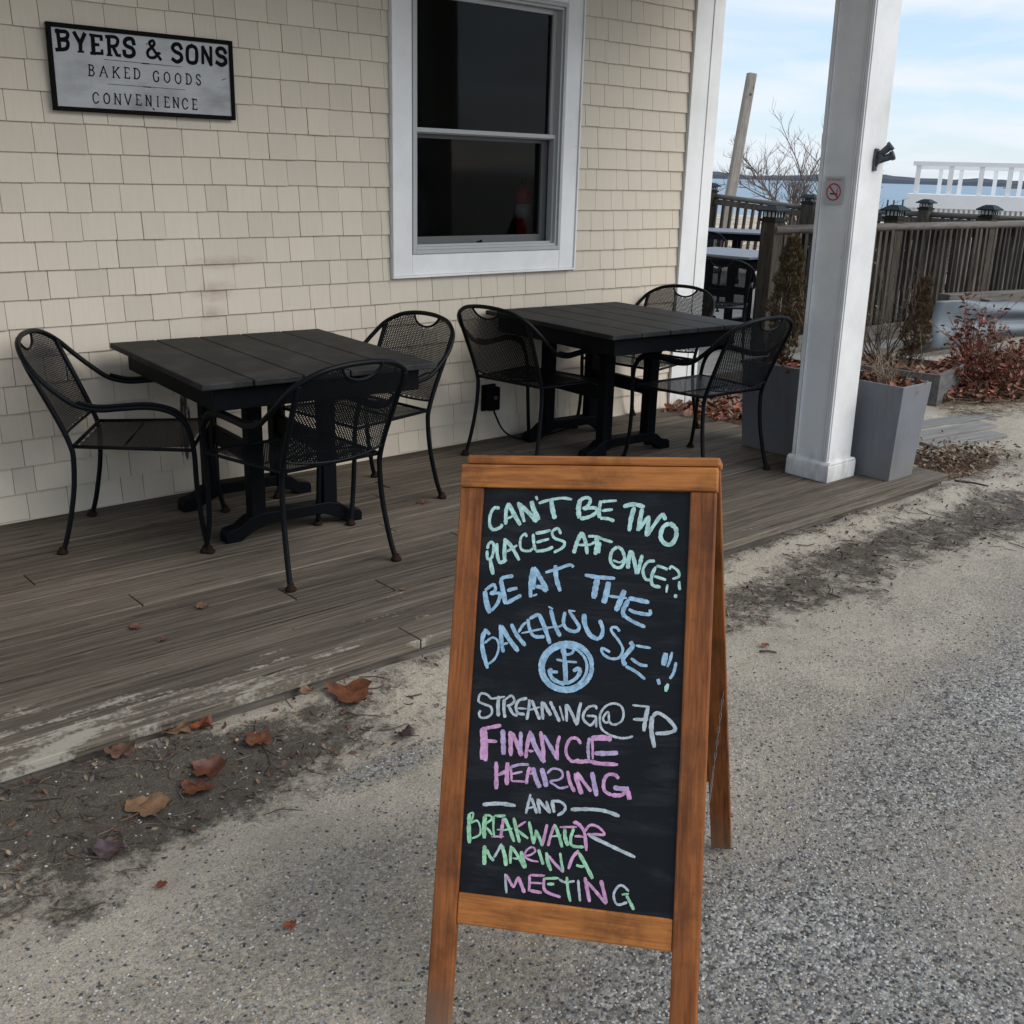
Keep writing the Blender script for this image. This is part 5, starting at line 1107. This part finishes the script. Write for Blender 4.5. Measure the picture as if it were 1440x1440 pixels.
# ================================================================== PLANTS
def needles(b, c, d, r, n):
    for _ in range(n):
        v = (d + Vector((uni(-.6, .6), uni(-.6, .6), uni(-.3, .6)))).normalized() * uni(.5, 1) * r
        s = v.cross(Vector((uni(-1, 1), uni(-1, 1), uni(-1, 1)))); s = s.normalized() * r * .055 if s.length > 1e-6 else Vector((r * .05, 0, 0))
        m0 = c + v * .5; k = len(b.v); b.v += [c, m0 + s, c + v, m0 - s]; b.face((k, k + 1, k + 2, k + 3))
def cypress(label, loc, h, rad, n, lean_=(0, 0), browns=.35):
    t = thing('small_cypress', label, 'shrub', loc, 0, 'half dead dwarf cypresses in planters')
    b = MB(); b.tube([(0, 0, 0), (lean_[0] * .5, lean_[1] * .5, h * .5), (lean_[0], lean_[1], h * .97)], [.014, .003], 6); b.obj('trunk', M['twig'], t)
    lim = MB()
    A = MB(); B = MB()
    for _ in range(n):
        s = rnd() ** .8; z = .04 + s * (h - .04)
        rr = rad * (.35 + .65 * math.sin(math.pi * min(1, (s * .85 + .12)))) * (1 - s * .45) * (.72 + .5 * (0.5 + nz2(z * 9, s * 3, 1.3, loc[0])))
        a = uni(0, 6.283); r = rr * math.sqrt(uni(.25, 1)); 
        if nz2(a * 1.2, z * 7, 1.0, 3) < -.32: continue
        p = Vector((lean_[0] * s + r * math.cos(a), lean_[1] * s + r * math.sin(a), z)); d = Vector((math.cos(a) * .5, math.sin(a) * .5, 1))
        needles(B if rnd() < browns else A, p, d, uni(.022, .045), 9)
        if rnd() < .05: lim.tube([(lean_[0] * s, lean_[1] * s, max(0, z - .06)), p], .0022, 3)
    A.obj('foliage', M['cypress'], t); B.obj('brown_foliage', M['mulch'], t); lim.obj('branches', M['twig'], t)
    return t
cypress('brownish cypress in the trough planter, in front of the lamp topped post', (5.17, 3.60, DZ + .45), .72, .12, 1900, (.02, .01), .3)
cypress('short thick cypress in the low box planter, right of the white column', (7.70, 4.20, .19), .68, .13, 1900, (.05, -.02), .5)

def branch(b, p, d, L, r, depth, spread=.5, up=.1, leaves=None, tips=None, sides=4, kids=3, shrink=.68):
    pts = [p]; n = 4; q = p.copy(); dd = d.copy()
    for i in range(n):
        dd = (dd + Vector((uni(-1, 1), uni(-1, 1), uni(-.6, 1) * .5 + up)) * .17).normalized(); q = q + dd * L / n; pts.append(q.copy())
    b.tube(pts, [r, r * .62], sides, cap=False)
    if tips is not None and depth <= 1: tips.extend(pts[1:])
    if depth <= 0: return
    for k in range(kids):
        i = random.randint(1, n); nd = (dd + Vector((uni(-1, 1), uni(-1, 1), uni(-.5, .9))) * spread * 1.4).normalized()
        branch(b, pts[i], nd, L * uni(.5, .85) * (shrink + .15), r * .58, depth - 1, spread, up, leaves, tips, 3 if depth < 3 else sides, kids, shrink)
# bare tree by the shore
bt = thing('bare_tree', 'bare leafless tree and brush standing by the shore left of the white column', 'tree', (23.3, 15.6, -1.0))
random.seed(21)
b = MB(); tips = []
for k in range(4): branch(b, Vector((uni(-.1, .1), uni(-.1, .1), -.3)), Vector((uni(-.35, .15), uni(-.1, .4), 1)).normalized(), 2.35 - .25 * k, .055, 5, .66, .16, None, tips, 5, 4, .72)
b.obj('trunk_and_limbs', M['bark'], bt)
b = MB()
for k in range(9): branch(b, Vector((uni(-.3, .3), uni(-.3, .3), -.2)), Vector((uni(-.9, .9), uni(-.9, .9), 1)).normalized(), uni(1.1, 2.0), .03, 3, .75, .05, None, None, 4, 3, .66)
b.obj('side_shoots', M['bark'], bt)
bs = thing('bare_bush', 'low tangled bare brush on the sandy shore behind the far railing', 'bush', (21.6, 16.9, -1.3))
random.seed(5)
b = MB()
for k in range(26): branch(b, Vector((uni(-1.6, 1.6), uni(-1.2, 1.2), 0)), Vector((uni(-.8, .8), uni(-.8, .8), 1)).normalized(), uni(.7, 1.25), .018, 2, .8, .0, None, None, 3, 3, .7)
b.obj('branches', M['bark'], bs)
bs2 = thing('bare_bush', 'low reddish brush behind the railing right under the bare tree', 'bush', (24.5, 14.2, -1.4))
b = MB()
for k in range(18): branch(b, Vector((uni(-1.2, 1.2), uni(-1.2, 1.2), 0)), Vector((uni(-.8, .8), uni(-.8, .8), 1)).normalized(), uni(.8, 1.5), .018, 2, .8, .05, None, None, 3, 3, .7)
b.obj('branches', M['redtwig'], bs2)

# twig shrub in the box planter
tw = thing('twiggy_shrub', 'leafless twiggy shrub in the box planter, fanning out beside the white column', 'shrub', (7.55, 4.38, .19))
b = MB(); tips = []
for k in range(15): branch(b, Vector((uni(-.06, .06), uni(-.06, .06), 0)), Vector((uni(-.75, .45), uni(-.5, .6), 1)).normalized(), uni(.32, .55), .0052, 2, .5, .08, None, tips, 4, 3, .72)
b.obj('stems', M['twig'], tw)
b = MB()
for p in random.sample(tips, min(46, len(tips))): crumpled(b, p, uni(.010, .018))
b.obj('dry_buds', M['straw'], tw)
# red leaved shrub
def redshrub(name, label, loc, n, h, sx, sy, nleaf, droop=0.0, leafmats=('leaf_red', 'leaf')):
    t = thing(name, label, 'shrub', loc)
    b = MB(); tips = []
    for k in range(n):
        d = Vector((uni(-1, 1) * sx, uni(-1, 1) * sy, 1 - droop * rnd())).normalized()
        branch(b, Vector((uni(-.12, .12) * sx * 2, uni(-.1, .1) * sy * 2, 0)), d, uni(.6, 1.0) * h, .0055, 2, .5, .02 - droop * .2, None, tips, 4, 3, .7)
    b.obj('stems', M['redtwig'], t)
    for i, mn in enumerate(leafmats):
        b = MB()
        for _ in range(nleaf // len(leafmats)):
            p = random.choice(tips); crumpled(b, p + Vector((uni(-1, 1), uni(-1, 1), uni(-1, 1))) * .03, uni(.014, .032), .8)
        b.obj('dead_leaves', M[mn], t)
    return t
redshrub('red_leaved_shrub', 'tallest rust red shrub beside the low planter box, before the guardrail end', (8.35, 4.00, .02), 12, .48, .40, .4, 260)
redshrub('red_leaved_shrub', 'drooping rust red shrub tumbling over the corner of the low planter box', (8.15, 3.82, .02), 38, .36, .9, .8, 620, .7)
redshrub('red_leaved_shrub', 'low spreading red brown shrub at the right edge under the guardrail', (9.35, 3.80, .05), 40, .30, 1.1, .8, 620, .7, ('leaf_red', 'leaf_tan', 'mulch'))

# grass and dry stems in the trough planter
gr = thing('dry_grass_tuft', 'tuft of dry grass and stems in the trough planter just right of the column', 'plant', (5.13, 2.93, DZ + .455))
b = MB()
for k in range(60):
    a = uni(0, 6.28); L = uni(.08, .26); d = Vector((math.cos(a) * uni(.1, .6), math.sin(a) * uni(.1, .6), 1)).normalized(); p0 = Vector((uni(-.03, .03), uni(-.05, .05), 0))
    p1 = p0 + d * L * .6; p2 = p1 + (d + Vector((math.cos(a) * .6, math.sin(a) * .6, -.3))) * L * .4
    b.tube([p0, p1, p2], [.0022, .0006], 3, cap=False)
b.obj('blades', M['straw'], gr)
b = MB()
for k in range(10): branch(b, Vector((uni(-.1, .1), uni(-.15, .2), 0)), Vector((uni(-.8, .8), uni(-.8, .8), 1)).normalized(), uni(.12, .3), .0016, 1, .5, .0, None, None, 3, 3)
b.obj('stems', M['straw'], gr)
gr2 = thing('dry_plant', 'bare dry stems standing in the trough planter left of the column', 'plant', (5.16, 3.33, DZ + .455))
b = MB()
for k in range(14): branch(b, Vector((uni(-.1, .1), uni(-.12, .12), 0)), Vector((uni(-.4, .4), uni(-.4, .4), 1)).normalized(), uni(.18, .38), .002, 1, .4, .05, None, None, 3, 3)
b.obj('stems', M['straw'], gr2)

# ================================================================== GUARDRAIL
gd = thing('steel_guardrail', 'galvanised steel guardrail with dented flared end in front of the wooden railing', 'guardrail', (9.45, 4.98, 0)); ga = math.atan2(4.50 - 4.98, 10.85 - 9.45); gd.rotation_euler = (0, 0, ga)
prof = [(.0, .17), (-.035, .185), (-.075, .23), (-.075, .27), (-.03, .305), (.0, .335), (-.03, .365), (-.075, .40), (-.075, .44), (-.035, .485), (0, .50)]
b = MB(); Lg = 4.2; nseg = 40
for i in range(nseg + 1):
    x = Lg * i / nseg; fl = 1 - sstep(.20, .85, x)
    for (py, pz) in prof:
        zz = pz if fl <= 0 else pz + (pz - .335) * .35 * fl - .03 * fl
        b.v.append(Vector((x, py * (1 - fl * .9) + fl * .02 * math.sin(pz * 20), zz + .01 * fbm(x, pz, 2.0, 4) + (.022 if False else 0))))
for i in range(nseg):
    for k in range(len(prof) - 1): q = i * len(prof) + k; b.face((q, q + len(prof), q + len(prof) + 1, q + 1), True)
o = b.obj('beam', M['galv'], gd); sm = o.modifiers.new('thickness', 'SOLIDIFY'); sm.thickness = .006
for x in (.75, 2.9):
    b = MB(); b.box((x, .09, .16), (.15, .12, .72)); b.obj('post', M['railtop'], gd)
b = MB(); b.bb(9.2 - 9.45, 4.5, .22, .30, .44, .50); 
for x, z_ in ((.32, .42), (.55, .45), (1.1, .41)): b = MB(); b.lathe([(.016, 0), (.016, .01)], (x, -.05, z_), 8, Matrix.Rotation(R_(90), 3, 'X')); b.obj('bolt', M['castmetal'], gd)
tb = thing('timber_beam', 'grey timber lying along the top behind the guardrail', 'timber', (10.3, 5.35, 0)); tb.rotation_euler = (0, 0, ga * .6)
b = MB(); b.box((0, 0, 0), (4.0, .14, .12)); b.obj('timber', M['railtop'], tb, (2.0, 0, .45), bevel=.01)
for x in (.3, 3.4): b = MB(); b.box((0, 0, 0), (.12, .12, .45)); b.obj('block', M['rail'], tb, (x, 0, .165))

# ================================================================== LEAVES, TWIGS, PEBBLES
def lobed_leaf(mat, size, curl, lobes=5, seed=0):
    rs = random.Random(seed); b = MB(); n = 40
    def rad(a):
        # a measured from the tip; five pointed lobes, notch at the stem
        v = .70 + .20 * abs(math.cos(a * lobes / 2)) ** 1.2 + .05 * math.sin(a * 9 + seed) + .03 * math.sin(a * 17 + seed * 2)
        return v * (1 - .45 * max(0, math.cos(a - math.pi)) ** 6) * (1 + .12 * math.cos(a))
    rings = 5; fold = rs.uniform(.2, 1.0)
    b.v.append(Vector((0, 0, 0)))
    for k in range(1, rings + 1):
        for i in range(n):
            a = 2 * math.pi * i / n; r = rad(a) * size * k / rings; x, y = r * math.cos(a), r * math.sin(a)
            z = curl * size * ((abs(y) / size) ** 1.6 * fold * .8 + .22 * (r / size) ** 2) + .55 * size * curl * noise.noise(Vector((x / size * 1.9 + seed, y / size * 1.9, seed))) * (k / rings)
            z += .02 * size * math.cos(a * lobes) * k / rings
            b.v.append(Vector((x, y, max(z, -.02 * size) + .002)))
    for i in range(n): b.face((0, 1 + i, 1 + (i + 1) % n), True)
    for k in range(rings - 1):
        for i in range(n): a = 1 + k * n + i; c = 1 + k * n + (i + 1) % n; b.face((a, a + n, c + n, c), True)
    b.tube(smooth_pts([(0, 0, .002), (-size * .6, 0, .003), (-size * 1.15, size * .12, .006)], 3), .0012, 4)
    return b.mesh('dry_leaf', mat)
LV = [(1.60, 2.565, .090, 'leaf', .45, 250, 'largest orange brown curled leaf lying beside the deck edge'),
      (1.075, 2.425, .062, 'leaf', 1.3, 40, 'dark orange curled leaf, right of a pair on the soil'), (1.025, 2.385, .055, 'leaf', .5, 200, 'flatter orange leaf, lower left of the pair on the soil'),
      (.875, 2.375, .070, 'leaf_tan', .35, 20, 'pale tan flat leaf with one straight edge on the soil'), (1.245, 2.475, .050, 'leaf', 1.2, 100, 'small curled orange leaf alone in the middle of the soil strip'),
      (1.075, 2.70 - .055, .052, 'leaf_tan', 1.1, 310, 'curled tan leaf tucked against the deck edge'), (1.15, 2.615, .045, 'leaf_red', 1.2, 160, 'small red brown leaf next to the curled tan one at the deck edge'),
      (.905, 2.60, .050, 'mulch', 1.3, 80, 'upright red brown leaf at the far left of the deck edge'), (1.605, 2.265, .040, 'leaf_purple', 1.4, 120, 'dark purple brown crumpled leaf on the open sand'),
      (.735, 2.265, .048, 'leaf_purple', 1.3, 30, 'purple brown crumpled leaf on the dark soil at the left'), (.775, 2.055, .018, 'leaf_red', .6, 0, 'tiny brown leaf on the sand below the soil strip'),
      (.93, 1.745, .018, 'leaf_red', .9, 70, 'tiny crumpled leaf on the sand left of the sandwich board'), (1.50, 2.67 - .03, .030, 'leaf_tan', .7, 200, 'small pale leaf just left of the largest orange leaf'),
      (2.95, 2.0, .02, 'leaf_red', .5, 0, 'tiny brown leaf on the sand right of the sandwich board'),
      (1.49, 3.34, .030, 'mulch', 1.3, 10, 'crumpled brown leaf on the deck boards in front of the left table'), (1.24, 3.31, .026, 'mulch', .9, 90, 'small brown leaf on the deck boards at the left'),
      (1.27, 3.16, .02, 'mulch', .9, 150, 'tiny brown leaf bit on the deck boards near the sandy edge'), (2.86, 3.89, .034, 'mulch', .5, 150, 'flat brown leaf scrap on the deck under the middle chair'),
      (4.66, 4.00, .03, 'leaf_purple', 1.6, 60, 'dark upright leaf on the deck beside the right table foot'), (2.15, 3.05, .015, 'leaf_tan', .5, 60, 'tiny tan leaf bit on the deck behind the board')]
for i, (x, y, s, mt, cu, rz, lab) in enumerate(LV):
    z = DZ + .002 if y > 2.66 and y > 2.655 and x < 5.45 and y > 2.70 else gz(x, y) + .006
    o = mk('dry_leaf', lobed_leaf(M[mt], s * .92, cu * .55, 5 if i % 3 else 3, i * 1.7), None, (x, y, z), R_(rz)); o.rotation_euler = (uni(-.15, .15), uni(-.15, .15), R_(rz))
    tag(o, lab, 'leaf', 'fallen dry leaves')
def scatter_leaves(name, mats, n, fn, r0=.012, r1=.035):
    for k, mn in enumerate(mats):
        b = MB()
        for _ in range(n // len(mats)):
            p = fn()
            if p: crumpled(b, p, uni(r0, r1))
        b.obj(name, M[mn], kind='stuff')
def ell(cx, cy, rx, ry, dz=.012, top=.03):
    def f():
        a = uni(0, 6.28); r = math.sqrt(rnd()); x, y = cx + rx * r * math.cos(a), cy + ry * r * math.sin(a); return Vector((x, y, gz(x, y) + uni(dz, top)))
    return f
scatter_leaves('leaf_litter', ('leaf_red', 'mulch', 'leaf_tan'), 2600, ell(9.4, 3.95, 1.9, .62, .01, .07), .015, .04)
scatter_leaves('leaf_litter', ('leaf_red', 'leaf', 'mulch'), 900, ell(8.2, 3.75, .55, .3, .01, .09), .015, .035)
scatter_leaves('leaf_litter', ('leaf', 'leaf_red', 'leaf_tan'), 260, lambda: Vector((uni(5.35, 6.1), uni(4.2, 4.75), .01 + uni(.06, .10) * (1 if rnd() < .8 else .2))), .02, .05)
scatter_leaves('leaf_litter', ('mulch', 'straw'), 900, lambda: Vector((random.gauss(5.95, .28), random.gauss(2.95, .13), .004 + uni(0, .02))), .008, .022)
scatter_leaves('leaf_litter', ('mulch', 'leaf_red'), 700, lambda: Vector((uni(5.6, 9.0), uni(4.1, 5.2), uni(.01, .04))), .015, .035)
def soil_pt():
    for _ in range(20):
        x, y = uni(.2, 6), uni(1.6, 2.655)
        if zones(x, y)[0] > uni(.1, .8): return Vector((x, y, gz(x, y) + uni(.001, .008)))
scatter_leaves('leaf_litter', ('mulch', 'straw', 'leaf_purple'), 1500, soil_pt, .004, .013)
# straw, needles and twigs
b = MB()
def stick(b, p, L, r):
    a = uni(0, 6.28); d = Vector((math.cos(a), math.sin(a), uni(-.04, .1))) * L; q = Vector((-d.y, d.x, 0)) * uni(-.25, .25)
    b.tube([p - d / 2, p + q, p + d / 2], r, 3, cap=False)
for _ in range(1500):
    f = random.choice([ell(6.0, 2.92, .6, .3, .002, .02), ell(8.3, 3.45, 1.2, .28, .003, .03), ell(7.9, 3.6, .7, .25, .003, .05)]); stick(b, f(), uni(.03, .12), uni(.0008, .0018))
for _ in range(420):
    p = soil_pt()
    if p: stick(b, p, uni(.015, .06), uni(.0006, .0014))
b.obj('straw_and_needles', M['straw'], kind='stuff')
b = MB()
for _ in range(260):
    p = soil_pt()
    if p: stick(b, p, uni(.03, .12), uni(.001, .0026))
b.obj('fine_twigs', M['twig'], kind='stuff')
for x, y, L, r, a, lab in ((2.92, 1.965, .058, .0042, -50, 'short thick brown twig lying on the sand right of the sandwich board'), (5.50, 2.55, .17, .007, -75, 'grey brown stick lying by the deck corner'), (3.02, 2.18, .07, .0022, 20, 'pale thin twig on the dark soil right of the board'), (3.35, 2.40, .10, .002, -20, 'long pale forked twig on the dark soil by the deck')):
    b = MB(); b.tube(smooth_pts([(-L / 2, 0, 0), (0, L * .05, .003), (L / 2, 0, .001)], 3), [r, r * .8], 6)
    if 'forked' in lab: b.tube([(0, 0, .002), (L * .3, L * .18, .01)], [r * .8, r * .4], 5)
    o = b.obj('twig', M['twig' if 'brown' in lab else 'straw'], None, (x, y, gz(x, y) + r + .001), R_(a)); tag(o, lab, 'twig')
# aggregate: real stones on the worn surface
def pebbles(n, colr_, rough, seed, lo, hi, dens):
    random.seed(seed); b = MB(); cnt = 0; tries = 0
    while cnt < n and tries < n * 12:
        tries += 1
        # denser near the camera
        r = .9 + 3.3 * rnd() ** 1.3; a = R_(uni(6, 100)); x, y = r * math.cos(a), r * math.sin(a)
        if y > 2.62: continue
        q = view_px((x, y, 0))
        if not q or not (-60 < q[0] < 1500 and q[1] < 1560): continue
        if zones(x, y)[1] * dens + .06 < rnd(): continue
        cnt += 1; s = uni(lo, hi); sq = uni(.45, .75); rot = Matrix.Rotation(uni(0, 6.28), 3, 'Z'); c = Vector((x, y, gz(x, y) + s * .12)); k = len(b.v)
        pts = [(1, 0, 0), (.5, .75, .1), (-.45, .7, -.05), (-.95, -.05, .05), (-.4, -.7, 0), (.5, -.72, 0)]
        b.v += [c + rot @ (Vector((p[0] * uni(.8, 1.15), p[1] * uni(.7, 1.1), p[2])) * s) for p in pts]
        b.v.append(c + rot @ Vector((.25 * s, .1 * s, s * sq))); b.v.append(c + rot @ Vector((-.3 * s, -.1 * s, s * sq * .95)))
        for f in ((0, 1, 6), (1, 2, 7, 6), (2, 3, 7), (3, 4, 7), (4, 5, 6, 7), (5, 0, 6)): b.face([k + i for i in f], True)
    return b
for nm, cc, n, sd, lo_, hi_ in (('pale', (.40, .39, .36), 5200, 11, .0016, .0050), ('grey', (.20, .205, .21), 4600, 12, .0016, .0052), ('dark', (.045, .045, .05), 3400, 13, .0016, .0055), ('tan', (.38, .29, .20), 1500, 14, .0016, .0045)):
    pebbles(n, None, None, sd, lo_, hi_, .9).obj('aggregate_pebbles', mat_simple(nm + '_pebble', cc, .75, var=.35, nscale=220, kind='World', bump=0.2), kind='stuff')
